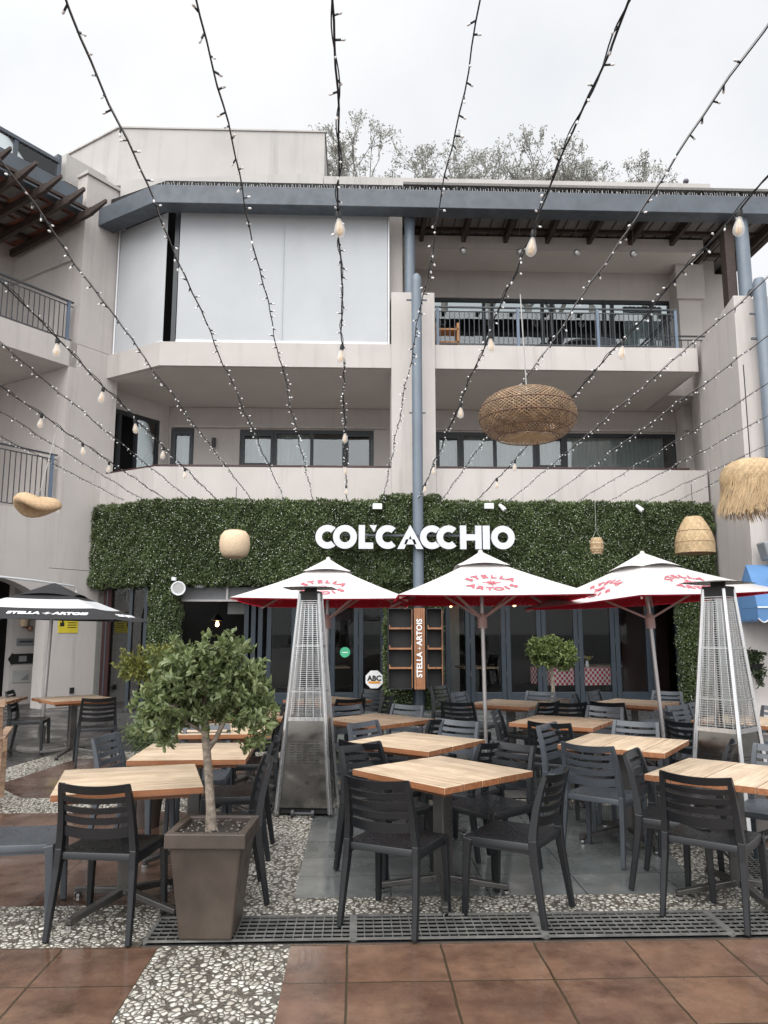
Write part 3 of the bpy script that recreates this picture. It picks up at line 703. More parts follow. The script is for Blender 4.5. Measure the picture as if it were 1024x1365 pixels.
# roof terrace glass screens
def screen(p, q, z0, z1, n, parent):
    p, q = Vector((*p, 0)), Vector((*q, 0)); r = MB()
    zt = Vector((0, 0, z1)); zb = Vector((0, 0, z0))
    r.bar(p + zt, q + zt, .1, .08); r.bar(p + zb, q + zb, .1, .08)
    for i in range(n + 1): c = p.lerp(q, i / n); r.bar(c + zb + Vector((0, 0, .04)), c + zt - Vector((0, 0, .04)), .08, .06)
    o = wp('terrace_screen', r, 'bluegrey', parent)
    d = (q - p).normalized(); nn = Vector((-d.y, d.x, 0)) * .005
    g = MB(); g.add([p + zb - nn, q + zb - nn, q + zb + nn, p + zb + nn, p + zt - nn, q + zt - nn, q + zt + nn, p + zt + nn], [(0, 3, 2, 1), (4, 5, 6, 7), (0, 1, 5, 4), (1, 2, 6, 5), (2, 3, 7, 6), (3, 0, 4, 7)])
    wp('pane', g, 'balglass', o, fix=False)
screen((1.25, -.5), (6.5, -.5), 11.56, 12.3, 5, wing)
screen((1.2, -.56), (.9, -4.0), 11.6, 12.5, 3, wing)
so = thing('solar_frame', 'dark blue tilted panel frame on the roof behind the upper parapet', 'panel frame', (-6.0, 19.4, 13.86), R(20))
MB().bar((0, 0, 0), (0, 0, 1.0), .1).bar((-.7, .2, .2), (0, 0, .75), .05).build('post', 'pipeblue', so)
MB().bar((-.02, -.1, 1.05), (.3, -.4, .1), .3, .09).build('panel', 'bluegrey', so); MB().bar((.16, -.1, 1.02), (.47, -.4, .1), .03, .1).build('panel_edge', 'pole', so)

# ------------------------------------------------------------------ right building
rw = thing('corner_building', 'pale grey rendered corner building at the right edge with a blue drainpipe', 'building')
MB().prism([(7.3, 14.0), (13, 14.0), (13, 19), (8.6, 19), (7.85, 16.9)], 0, 8.05).build('wall', 'wall', rw, bevel=.01)
MB().prism([(6.98, 13.9), (7.6, 13.9), (7.6, 14.2), (7.84, 16.69), (7.72, 16.69)], 0, 2.25).build('ground_wall', 'wall2', rw)
dp2 = MB().lathe([(.001, 8.32), (.09, 8.3), (.12, 8.2), (.12, 0)], 16, Matrix.Translation((7.72, 13.8, 0))).build('downpipe', 'pipeblue', rw, smooth=True)
MB().bar((7.5, 13.82, 7.6), (7.95, 13.82, 7.6), .03).bar((7.5, 13.82, 7.1), (7.75, 13.82, 7.1), .04).build('pipe_bracket', 'bluegrey', dp2)
MB().bar((7.7, 14.02, 8.1), (8.3, 15.6, 8.3), .12, .2).build('beam_end', 'bluegrey', rw)
MB().bar((7.9, 16.6, 4.98), (8.6, 16.9, 4.98), .08).build('ledge', 'rail', rw)
aw_ = thing('shop_awning', 'rounded blue shop awning with white piping and scalloped hem at the right edge', 'awning', (6.85, 13.88, 0))
prof = [(0, 2.78), (-.18, 2.76), (-.38, 2.66), (-.58, 2.46), (-.72, 2.2), (-.80, 1.98)]
a = MB(); WX = 2.4
for i, (y, z) in enumerate(prof):
    ins = [.26, .16, .09, .04, .012, 0][i]; a.add([(ins, y, z), (WX, y, z)], [])
a.f = [(2 * i, 2 * i + 1, 2 * i + 3, 2 * i + 2) for i in range(5)]; a.m = [0] * 5
o0 = len(a.v); a.v += [(0.26, 0, 2.78), (0, 0, 1.98)]
for i in range(5): a.f.append((2 * i, 2 * i + 2, o0 + 1) if i else (0, 2, o0 + 1)); a.m.append(0)
a.build('canopy', 'awn', aw_, smooth=True, fix=False)
a = MB(); nsc = 12
for i in range(nsc):
    x0 = WX * i / nsc; w = WX / nsc; top = 1.975
    pts = [(x0, top)] + [(x0 + w * k / 6, 1.80 - .07 * math.sin(PI * k / 6)) for k in range(7)] + [(x0 + w, top)]
    a.add([(x, -.802, z) for x, z in pts], [tuple(range(len(pts)))])
    x0 = .8 * i / nsc; w = .8 / nsc
    pts = [(x0, top)] + [(x0 + w * k / 6, 1.80 - .07 * math.sin(PI * k / 6)) for k in range(7)] + [(x0 + w, top)]
    a.add([(0, -x, z) for x, z in pts], [tuple(range(len(pts)))])
a.build('valance', 'awn', aw_, fix=False)
a = MB(); a.tube([(0, -.81, 1.985), (WX, -.81, 1.985)], .012, 5)
for i in range(nsc):
    x0 = WX * i / nsc; w = WX / nsc; a.tube([(x0 + w * k / 6, -.806, 1.80 - .07 * math.sin(PI * k / 6)) for k in range(7)], .009, 4)
a.build('piping', 'whitetxt', aw_)
for k, (cx, cz, r, a0, a1) in enumerate([(.40, 2.50, .07, -.4, 3.6), (.36, 2.32, .06, .3, 4.4), (.44, 2.2, .07, 2.6, 6.4), (.62, 2.35, .09, 0, 5.2)]):
    a = MB(); a.tube([(cx + r * math.cos(a0 + (a1 - a0) * i / 12), -.66 - (2.5 - cz) * .35, cz + r * math.sin(a0 + (a1 - a0) * i / 12)) for i in range(13)], .014, 5)
    a.build('letter', 'whitetxt', aw_)
fl = thing('wall_floodlight', 'grey box floodlight on the wall above the blue awning', 'floodlight', (7.32, 13.9, 3.05))
MB().box(-.02, .42, -.4, -.1, -.22, .12, Matrix.Rotation(R(-14), 4, 'Y')).build('housing', 'grey', fl, bevel=.03); MB().box(.1, .4, -.41, -.402, -.12, -.02, Matrix.Rotation(R(-14), 4, 'Y')).build('lens', 'black', fl); MB().bar((.2, -.1, -.05), (.3, .1, -.05), .05).build('bracket', 'rail', fl)

# ------------------------------------------------------------------ hedge wall (artificial boxwood)
hedge = thing('boxwood_wall', 'green artificial boxwood cladding with tiny white flowers across the restaurant front', 'hedge')
HP = []; HN = []
def patch(o, u, v, nrm, dens=2500, bulge=.05):
    o, u, v, nrm = map(np.array, (o, u, v, nrm)); ar = np.linalg.norm(np.cross(u, v)); n = int(ar * dens)
    ab = rng.random((n, 2)); p = o + ab[:, :1] * u + ab[:, 1:] * v
    q = p * 3.1; w = np.sin(q[:, 0] * 2.1 + q[:, 2] * 3.3) + np.sin(q[:, 0] * 5.3 - q[:, 2] * 4.1)
    HP.append(p + nrm * ((rng.random((n, 1)) ** 2) * bulge + .016 * w[:, None])); HN.append(np.tile(nrm, (n, 1)))
back = MB()
def hbox(x0, x1, y0, y1, z0, z1, sides='FTBLR'):
    back.box(x0 + .03, x1 - .03, y0 + .03, y1, z0 + .03, z1 - .03)
    if 'F' in sides: patch((x0, y0, z0), (x1 - x0, 0, 0), (0, 0, z1 - z0), (0, -1, 0))
    if 'T' in sides: patch((x0, y0, z1), (x1 - x0, 0, 0), (0, y1 - y0, 0), (0, 0, 1.), 1800)
    if 'B' in sides: patch((x0, y0, z0), (x1 - x0, 0, 0), (0, y1 - y0, 0), (0, 0, -1.), 1800)
    if 'L' in sides: patch((x0, y0, z0), (0, y1 - y0, 0), (0, 0, z1 - z0), (-1., 0, 0))
    if 'R' in sides: patch((x1, y0, z0), (0, y1 - y0, 0), (0, 0, z1 - z0), (1., 0, 0))
hbox(-4.24, 7.62, 16.2, 16.47, 2.56, 4.3, 'FTBR')
hbox(.52, 1.76, 16.12, 16.4, 2.57, 4.42, 'FTLR')
hbox(-4.25, -3.72, 16.18, 16.6, 0, 2.56, 'FLR'); hbox(6.9, 7.3, 16.18, 16.6, 0, 2.56, 'FLR'); hbox(.62, 1.76, 16.25, 16.9, 0, 2.56, 'FLR')
ca, cb_ = np.array([-4.24, 16.2, 0]), np.array([-4.24 - .83 * 2.1, 16.2 + .555 * 2.1, 0]); cn = np.array([-.555, -.83, 0])
patch(ca + [0, 0, 2.56], cb_ - ca, (0, 0, 1.74), cn); patch(ca + [0, 0, 4.3], cb_ - ca, -cn * .25, (0, 0, 1.), 1800); patch(ca + [0, 0, 2.56], cb_ - ca, -cn * .25, (0, 0, -1.), 1800); patch(cb_ + [0, 0, 2.56], -cn * .25, (0, 0, 1.74), (-.83, .555, 0))
i_ = -cn * .03; j_ = -cn * .26
back.prism([tuple((ca + i_)[:2]), tuple((cb_ + i_)[:2]), tuple((cb_ + j_)[:2]), tuple((ca + j_)[:2])], 2.59, 4.27)
back.build('backing', 'hedgeback', hedge)
P = np.concatenate(HP); Nn = np.concatenate(HN); n = len(P)
D = unit(rng.normal(size=(n, 3)) * .75 + Nn * .65 + np.array([0, 0, .15])); NR = unit(rng.normal(size=(n, 3)) * .5 + Nn)
leaf_mesh('leaves', P - Nn * .01, D, NR, rng.uniform(.035, .062, n), rng.uniform(.022, .034, n), 'hedge', hedge)
k = rng.random(n) < .075; Pf = P[k] + Nn[k] * .03; nf = len(Pf)
fo = leaf_mesh('flowers', Pf, unit(rng.normal(size=(nf, 3)) + Nn[k] * .2), unit(Nn[k] + rng.normal(size=(nf, 3)) * .3), rng.uniform(.012, .021, nf), rng.uniform(.012, .018, nf), 'flower', hedge)
fo['kind'] = 'stuff'

# ------------------------------------------------------------------ sign letters
sg = thing('restaurant_sign', "white block letters reading COL'CACCHIO mounted on the green boxwood wall", 'sign', (0, 15.79, 0))
SC = .00451; X0 = .83 - .0; ZC = 3.49
def lx(px): return -.85 + (px - 52) * SC * .985
def arc_letter(cx, ro, ri, a0, a1, flat=True, n=40):
    pts = []
    for i in range(n + 1): a = a0 + (a1 - a0) * i / n; pts.append((ro * math.cos(a), ro * math.sin(a)))
    for i in range(n + 1): a = a1 + (a0 - a1) * i / n; pts.append((ri * math.cos(a), ri * math.sin(a)))
    return [(cx + x, ZC + z) for x, z in pts]
def letter(polys, dep=.1):
    mb = MB()
    for pl in polys:
        n = len(pl); f0 = [(x, -dep / 2, z) for x, z in pl]; b0 = [(x, dep / 2, z) for x, z in pl]
        o = len(mb.v); mb.v += f0 + b0
        if n > 20:      # ring: quads between outer and inner runs
            h = n // 2; idx = [(i, i + 1, n - 2 - i, n - 1 - i) for i in range(h - 1)]
            mb.f += [tuple(o + q for q in f) for f in idx] + [tuple(o + n + q for q in f) for f in idx]; mb.m += [0] * (2 * len(idx))
        else: mb.f += [tuple(o + i for i in range(n)), tuple(o + n + i for i in range(n))]; mb.m += [0, 0]
        mb.f += [(o + i, o + (i + 1) % n, o + n + (i + 1) % n, o + n + i) for i in range(n)]; mb.m += [1] * n
    mb.build('letter', ['sign', 'signside'], sg)
ro, ri = .245, .112; hh = .245
def Cx(c): letter([arc_letter(c, ro, ri, R(48), R(312))])
def Ox(c): letter([arc_letter(c, ro, ri, 0, 2 * PI - .0001)])
Cx(lx(106)); Ox(lx(187))
x0 = lx(250); letter([[(x0, ZC - hh), (x0 + .30, ZC - hh), (x0 + .30, ZC - .115), (x0 + .13, ZC - .115), (x0 + .13, ZC + hh), (x0, ZC + hh)]])
x0 = lx(299); letter([[(x0, ZC + hh), (x0 + .155, ZC + hh), (x0 + .10, ZC + .10)]])
Cx(lx(384))
x0 = lx(428); w = .54
letter([[(x0, ZC - hh), (x0 + .145, ZC - hh), (x0 + .27, ZC + .03), (x0 + .27, ZC + hh + .01)], [(x0 + .27, ZC + hh + .01), (x0 + .27, ZC + .03), (x0 + .395, ZC - hh), (x0 + .54, ZC - hh)],
        [(x0 + .145, ZC - .15), (x0 + .40, ZC - .15), (x0 + .36, ZC - .045), (x0 + .18, ZC - .045)]], .096)
Cx(lx(589)); Cx(lx(666))
x0 = lx(720); letter([[(x0, ZC - hh), (x0 + .13, ZC - hh), (x0 + .13, ZC - .065), (x0 + .315, ZC - .065), (x0 + .315, ZC - hh), (x0 + .445, ZC - hh), (x0 + .445, ZC + hh), (x0 + .315, ZC + hh), (x0 + .315, ZC + .065), (x0 + .13, ZC + .065), (x0 + .13, ZC + hh), (x0, ZC + hh)]])
x0 = lx(826); letter([[(x0, ZC - hh), (x0 + .145, ZC - hh), (x0 + .145, ZC + hh), (x0, ZC + hh)]])
Ox(lx(920))
MB().bar((-.3, .09, ZC + .05), (3.0, .09, ZC + .05), .04).build('mounting_rail', 'bluegrey', sg)
for x, z, l, sp_ in ((.42, 4.17, 'left of the two on the hedge above the sign', 0), (2.78, 4.19, 'right of the two on the hedge above the sign', 0)):
    t = thing('floodlight', 'small white box floodlight, ' + l, 'floodlight', (x, 16.06, z), 0, 'hedge floodlights')
    MB().box(-.1, .1, -.06, .02, -.06, .06).build('housing', 'white', t, bevel=.01); MB().bar((0, .02, 0), (0, .15, 0), .04).build('bracket', 'rail', t)
for x, l in ((3.06, 'beside the right white floodlight'), (6.0, 'alone on the right half of the hedge')):
    t = thing('spotlight', 'small white tilted spotlight on the hedge ' + l, 'spotlight', (x, 16.08, 4.17), 0, 'hedge spotlights')
    MB().tube([(-.05, 0, .06), (0, -.04, 0), (.05, -.08, -.07)], [.03, .045, .05], 10).build('housing', 'white', t, smooth=True); MB().bar((-.03, 0, .03), (-.03, .15, .03), .03).build('bracket', 'rail', t)
sp_ = thing('speaker', 'white round speaker on the leafy column by the doorway', 'speaker', (-3.66, 16.02, 2.44), 0, rot=(R(90), 0, R(15)))
MB().lathe([(.001, -.24), (.1, -.24), (.125, -.2), (.15, .08), (.14, .1), (.125, .1), (.115, .085), (.001, .08)], 20).build('body', 'white', sp_, smooth=True); MB().lathe([(.001, .086), (.11, .086)], 20).build('grille', 'paper2', sp_)
t = thing('security_camera', 'small white dome camera under the hedge above the round speaker', 'camera', (-3.78, 16.12, 2.62))
MB().lathe([(.001, .06), (.05, .06), (.055, .0), (.05, -.01)], 12).build('mount', 'white', t, smooth=True); MB().lathe([(.045, -.01), (.03, -.045), (.001, -.055)], 12).build('dome', 'black', t, smooth='all')
t = thing('ceiling_light', 'small round white light under the hedge over the open doorway', 'light', (-3.3, 16.4, 2.5))
MB().lathe([(.001, .04), (.11, .04), (.11, 0), (.07, -.03), (.001, -.035)], 14).build('diffuser', 'white', t, smooth=True); MB().lathe([(.115, .06), (.115, .04), (.001, .04)], 14).build('base', 'rail', t)

# shelf cabinet with vertical lettering
cb = thing('bottle_cabinet', 'black wall cabinet with copper shelves and a timber strip lettered STELLA ARTOIS', 'cabinet', (0, 15.86, 0))
c = MB(); c.box(.62, 1.12, -.02, .0, .45, 2.04)
for a_, b_ in ((.62, 1.13), (1.39, 1.74)):
    c.box(a_, b_, .0, .02, .44, 2.04); c.box(a_, a_ + .02, -.22, 0, .44, 2.04); c.box(b_ - .02, b_, -.22, 0, .44, 2.04); c.box(a_, b_, -.22, 0, 2.02, 2.04); c.box(a_, b_, -.22, 0, .44, .46)
c.build('case', 'black', cb)
for a_, b_ in ((.65, 1.11), (1.42, 1.72)):
    for z in (1.62, 1.22, .84): MB().box(a_, b_, -.21, -.01, z, z + .012).bar((a_, -.215, z + .015), (b_, -.215, z + .015), .02, .035).bar((a_ + .01, -.215, z + .03), (a_ + .01, -.215, z + .08), .02).bar((b_ - .01, -.215, z + .03), (b_ - .01, -.215, z + .08), .02).build('shelf', 'copper', cb)
for x in (1.10, 1.705): bx(x, x + .012, -.228, -.221, .47, 2.01).build('side_trim', 'copper', cb)
s_ = MB()
for k in range(5): s_.box(1.148 + .044 * k, 1.188 + .044 * k, -.26, -.02, .44, 2.04)
s_.build('timber_strip', 'copper', cb, bevel=.003)
tm = MB(); T = Matrix.Translation((1.255, -.265, 1.24)) @ Matrix.Rotation(R(90), 4, 'X') @ Matrix.Rotation(R(90), 4, 'Z')
text_into(tm, 'STELLA', .155, T @ Matrix.Translation((-.32, 0, 0)), .004, .004); text_into(tm, 'ARTOIS', .155, T @ Matrix.Translation((.32, 0, 0)), .004, .004); star4(tm, .055, T)
tm.build('lettering', 'whitetxt', cb)
t = thing('door_sign', 'white octagonal ABC sign hung on the glass door behind the tables', 'sign', (.38, 16.84, .56))
oc = [(.2 * math.cos(R(22.5 + 45 * k)), .2 * math.sin(R(22.5 + 45 * k))) for k in range(8)]
TX = Matrix.Rotation(R(90), 4, 'X')
MB().prism(oc, -.006, .006, TX).build('board', 'whitetxt', t); mb = MB(); text_into(mb, 'ABC', .15, Matrix.Translation((0, -.011, .02)) @ TX, .003, .006); mb.build('lettering', 'black', t); bx(-.12, .12, -.012, -.0065, -.085, -.04).build('band', 'orange', t)
t = thing('door_sticker', 'round green sticker on the glass door left of the cabinet', 'sticker', (-.25, 16.88, 1.13))
MB().prism([(.11 * math.cos(2 * PI * k / 24), .11 * math.sin(2 * PI * k / 24)) for k in range(24)], -.004, .004, TX).build('disc', 'green', t); bx(-.06, .06, -.008, -.0045, -.012, .006).build('line', 'whitetxt', t)

# signs on the wing's ground wall (wing frame -> world)
WM = Matrix.Translation((-5.82, 17.44, 0)) @ Matrix.Rotation(math.atan2(-.82, -.57), 4, 'Z')
def on_wing(name, label, cat, s, d, z):
    o = thing(name, label, cat); o.matrix_world = WM @ Matrix.Translation((s, d, z)) @ Matrix.Rotation(PI, 4, 'Z'); return o
t = on_wing('caution_sign', 'yellow and black CAUTION sign on the wall beside the black umbrella pole', 'sign', .62, .012, 1.78)
bx(-.24, .24, 0, .01, -.24, .24).build('plate', 'yellow', t); mb = MB(); mb.box(-.23, .23, -.004, 0, .1, .23)
mb.box(-.2, -.1, -.004, 0, -.1, -.02).box(-.16, -.12, -.004, 0, -.02, .04).box(-.02, .2, -.004, 0, -.03, -.015).box(-.02, .2, -.004, 0, -.08, -.065).box(-.02, .2, -.004, 0, -.13, -.115).build('print', 'black', t)
mb = MB(); text_into(mb, 'CAUTION', .1, Matrix.Translation((0, -.008, .16)) @ TX, .002, .003); mb.build('lettering', 'yellow', t)
t = on_wing('arrow_sign', 'black arrow sign pointing left on the passage wall under a grey notice', 'sign', .80, -1.28, .98)
MB().prism([(-.34, 0), (-.24, .14), (-.24, .11), (.26, .11), (.26, -.11), (-.24, -.11), (-.24, -.14)], -.006, .006, TX).build('arrow', 'black', t); bx(-.09, .09, -.012, -.0065, -.06, .06).build('emblem', 'grey', t)
t = on_wing('paper_notice', 'grey framed picture notice below the arrow sign on the passage wall', 'notice', .80, -1.28, .60)
bx(-.2, .2, 0, .01, -.13, .13).build('sheet', 'paper2', t); MB().prism([(-.02, -.08), (.17, -.08), (.17, .06)], .001, .004, TX).build('print', 'grey', t)
t = on_wing('wall_plaque', 'dim grey plaque above the arrow sign on the passage wall', 'plaque', .74, -1.28, 1.34)
bx(-.22, .22, 0, .01, -.08, .08).build('plate', 'grey', t); bx(-.16, .16, -.005, 0, -.01, .03).build('print', 'rail', t)
t = on_wing('wall_lamp', 'brass wall lamp with pale shade in the passage behind the black umbrella', 'lamp', .86, -1.22, 1.78)
MB().lathe([(.07, -.1), (.1, .1)], 12).build('shade', 'paper', t, smooth=True); MB().bar((0, 0, -.1), (.15, .05, -.14), .03).lathe([(.001, -.2), (.06, -.18), (.06, -.1), (.001, -.08)], 10, Matrix.Translation((.18, .05, 0))).build('arm', 'copper', t)
t = on_wing('awning_pipe', 'thin white curved pipe fixed to the wing wall above the black umbrella', 'pipe', .55, .12, 2.45)
MB().tube([(.0, 0, -.18), (.0, 0, -.02), (-.03, -.02, .05), (-.12, -.05, .08), (-1.2, -.25, .14), (-2.4, -.4, .18)], .022, 8).build('pipe', 'white', t, smooth=True); MB().bar((0, 0, -.05), (0, .12, -.05), .03).build('bracket', 'white', t)
t = on_wing('wall_socket', 'small black outlet on the wall low beside the far left chair', 'outlet', .45, .012, .33)
bx(-.05, .05, -.03, 0, -.06, .06).build('cover', 'black', t, bevel=.008); bx(-.14, .12, -.015, 0, -.36, -.1).build('plate', 'paper2', t)

# ------------------------------------------------------------------ chairs
def rrect(w, d, r, n=5):
    pts = []
    for cx, cy, a0 in ((w - r, d - r, 0), (-w + r, d - r, 90), (-w + r, -d + r, 180), (w - r, -d + r, 270)):
        for i in range(n + 1): a = R(a0 + 90 * i / n); pts.append((cx + r * math.cos(a), cy + r * math.sin(a)))
    return pts
def sweep(mb, pts, secs, side=(1, 0, 0)):      # rectangular section (w across side, h in plane) swept along pts
    side = Vector(side); vs = []; n = len(pts)
    for i, p in enumerate(pts):
        p = Vector(p); d = (Vector(pts[min(i + 1, n - 1)]) - Vector(pts[max(0, i - 1)])).normalized(); u = d.cross(side).normalized(); w, h = secs[i]
        for a, b in ((-1, -1), (1, -1), (1, 1), (-1, 1)): vs.append(p + side * (a * w / 2) + u * (b * h / 2))
    fs = [(0, 1, 2, 3), tuple(4 * (n - 1) + k for k in (3, 2, 1, 0))]
    for i in range(n - 1):
        for k in range(4): a, b = 4 * i + k, 4 * i + (k + 1) % 4; fs.append((a, a + 4, b + 4, b))
    mb.add(vs, fs)
def chair_parts(root, mat):
    sh = .43
    # seat: dished shell with rounded rim
    out = rrect(.222, .215, .05); nO = len(out); mb = MB()
    rings = [(1.0, -.034), (1.0, -.004), (.985, 0.002), (.93, .001), (.6, -.010), (.25, -.013)]
    vs = [(x * k, y * k + (.01 if y > 0 else 0), sh + z + .012 * max(0, (y / .215)) ** 2 * -1) for k, z in rings for x, y in out]
    fs = []
    for j in range(len(rings) - 1):
        for i in range(nO): a, b = j * nO + i, j * nO + (i + 1) % nO; fs.append((a, b, b + nO, a + nO))
    fs.append(tuple((len(rings) - 1) * nO + i for i in range(nO))); fs.append(tuple(range(nO - 1, -1, -1)))
    mb.add(vs, fs); mb.build('seat', mat, root, smooth=True)
    for s in (-1, 1):
        mb = MB(); sweep(mb, [(s * .222, .212, 0), (s * .218, .205, .2), (s * .212, .198, .37), (s * .208, .188, sh - .012)], [(.030, .034), (.034, .038), (.038, .046), (.04, .06)])
        mb.build('leg', mat, root, bevel=.006)
        mb = MB(); sweep(mb, [(s * .222, -.262, 0), (s * .216, -.232, .18), (s * .208, -.206, .35), (s * .205, -.198, sh + .02)], [(.028, .034), (.032, .038), (.036, .046), (.038, .05)])
        mb.build('leg', mat, root, bevel=.006)
    # backrest: two posts and five curved slats
    zb = [sh + .021, .52, .62, .72, .79]
    def yb(z): t_ = (z - sh) / (.79 - sh); return -.198 - .012 * t_ - .062 * t_ * t_
    mb = MB()
    for s in (-1, 1): sweep(mb, [(s * (.205 - .006 * i), yb(z), z) for i, z in enumerate(zb)], [(.036, .046), (.034, .042), (.032, .036), (.03, .03), (.028, .024)])
    sl = [(.520, .572), (.594, .628), (.650, .682), (.703, .733), (.754, .798)]
    for z0, z1 in sl:
        n = 10; vs = []
        for i in range(n + 1):
            k = -1 + 2 * i / n; x = .193 * k; cv = -.035 * (1 - k * k); dip = -.012 * (1 - k * k)
            for z, t_ in ((z0, -.007), (z0, .007), (z1, .007), (z1, -.007)): vs.append((x, yb(z) + cv + t_, z + dip))
        fs = [(0, 1, 2, 3), tuple(4 * n + q for q in (3, 2, 1, 0))]
        for i in range(n):
            for q in range(4): a, b = 4 * i + q, 4 * i + (q + 1) % 4; fs.append((a, a + 4, b + 4, b))
        mb.add(vs, fs)
    mb.build('backrest', mat, root, smooth=True)
    mb = MB(); mb.box(-.2, .2, -.2, -.18, sh - .034, sh - .005); 
    for s in (-1, 1): mb.box(s * .205 - .012, s * .205 + .012, -.18, .17, sh - .055, sh - .035)
    mb.build('seat_rail', mat, root)
chair0 = thing('dining_chair', '', 'chair'); chair_parts(chair0, 'plastic')
chair1 = thing('dining_chair', '', 'chair'); chair_parts(chair1, 'plasticg')
used = set()
def chair(x, y, deg, label, grey=False):
    src = chair1 if grey else chair0
    if src.name in used: o = copy_tree(src)
    else: o = src; used.add(src.name)
    o.location = (x, y, .012 if (-.37 < x < 2.8) else .006); o.rotation_euler = (0, 0, R(deg - 90)); o['label'] = label; o['group'] = 'dining chairs on the terrace'
CHAIRS = [
 (.235, 4.60, 62, 'black slatted chair seen from behind, rear leg on the drain, at the front centre table'),
 (.92, 4.70, 146, 'black slatted chair turned left at the right near side of the front centre table'),
 (.21, 5.44, 312, 'black slatted chair at the front centre table, next to the left patio heater'),
 (.90, 5.46, 220, 'black slatted chair at the right far side of the front centre table'),
 (.20, 5.97, 50, 'black slatted chair seen from behind at the left side of the second centre table'),
 (.26, 6.78, 318, 'grey slatted chair facing the camera at the left far side of the second centre table', 1),
 (.75, 6.84, 230, 'grey slatted chair facing the camera at the right far side of the second centre table', 1),
 (.79, 5.94, 140, 'black slatted chair seen from behind-right at the right near side of the second centre table'),
 (.05, 8.25, 305, 'grey slatted chair facing the camera at the left far side of the third centre table', 1),
 (.40, 8.3, 235, 'grey slatted chair facing the camera at the right far side of the third centre table', 1),
 (.60, 7.42, 135, 'dark chair half hidden behind the third centre table, its near right side'),
 (-.2, 9.55, 120, 'dark low chair at the near right side of the far table behind the left heater'),
 (.03, 10.5, 225, 'grey chair below the ABC sign, facing the camera'),
 (.14, 9.85, 160, 'dark chair just right of the far table behind the left heater'),
 (1.26, 9.1, 62, 'dark slatted chair seen from behind, left of the far middle table'),
 (1.54, 10.0, 325, 'grey chair at the left far side of the far middle table', 1),
 (1.38, 11.2, 315, 'distant grey chair standing beside the leafy column under the cabinet'),
 (2.28, 10.05, 240, 'grey chair facing the camera at the far right side of the far middle table', 1),
 (1.99, 9.05, 130, 'dark chair at the right near side of the far middle table'),
 (2.32, 9.0, 105, 'dark chair right of the far middle table, partly behind the other dark chair'),
 (2.45, 8.05, 232, 'grey chair facing the camera behind the table left of the tilted umbrella pole', 1),
 (1.64, 7.75, 340, 'dark chair seen side-on just right of the middle umbrella pole'),
 (1.83, 7.12, 57, 'dark chair seen from behind, hidden by the grey chair turned towards it'),
 (1.84, 6.58, 322, 'grey slatted chair with light back turned right, left of the dark blue-grey chair', 1),
 (1.80, 5.78, 50, 'blue-grey slatted chair with pale seat seen from behind in front of the middle right table', 1),
 (2.05, 5.08, 328, 'black slatted chair seen edge-on at the left of the front right table'),
 (2.06, 4.62, 50, 'black slatted chair seen from behind at the front right table, beside the drain'),
 (2.80, 5.28, 228, 'pale grey chair facing the camera at the far right of the front right table', 1),
 (2.32, 6.7, 238, 'grey chair whose curved top rail shows behind the middle right table', 1),
 (2.46, 5.80, 150, 'small dark curved chair back in front of the right patio heater'),
 (3.95, 10.15, 230, 'grey chair facing the camera at the far side of the far right table', 1),
 (3.6, 9.1, 140, 'dark chair at the right near side of the far right table'),
 (3.36, 10.25, 320, 'slanted grey chair before the checked tablecloth at the far right table'),
 (3.0, 9.75, 340, 'small dark chair between the two checked tablecloths'),
 (2.98, 9.05, 55, 'dark chair seen from behind at the left near side of the far right table'),
 (3.42, 7.85, 350, 'slanted grey chair seen side-on left of the right patio heater', 1),
 (3.62, 8.25, 300, 'grey chair facing the camera behind the slanted side-on chair', 1),
 (3.9, 8.55, 290, 'grey chair tucked close to the left post of the right heater', 1),
 (4.3, 8.05, 225, 'pale grey chair at the right edge of the photo behind the right heater', 1),
 (3.15, 7.1, 20, 'dark chair at the near left side of the table behind the right heater'),
 (-1.34, 4.56, 82, 'black slatted chair seen from behind at the front left table, left of the brown planter'),
 (-1.92, 4.74, 10, 'grey chair cut by the left edge, its curved seat reaching the front left table', 1),
 (-.82, 5.02, 192, 'black slatted chair seen edge-on behind the brown planter'),
 (-.88, 5.95, 182, 'black slatted chair right of the second left table, behind the one by the planter'),
 (-1.66, 6.15, 350, 'grey chair with short back left of the second left table, under the blade leaves', 1),
 (-1.27, 6.62, 272, 'grey chair behind the second left table whose top rail shows under the leaves', 1),
 (-.93, 7.3, 185, 'black chair between the planter tree and the left heater, nearer of that pair'),
 (-1.05, 8.35, 188, 'black chair between the planter tree and the left heater, farther of that pair'),
 (-3.18, 9.85, 112, 'dark slatted chair at the small table by the grey wall left of the planter tree'),
 (-4.35, 10.75, 10, 'dark chair seen side-on behind the black umbrella pole'),
]
for c_ in CHAIRS: chair(*c_)

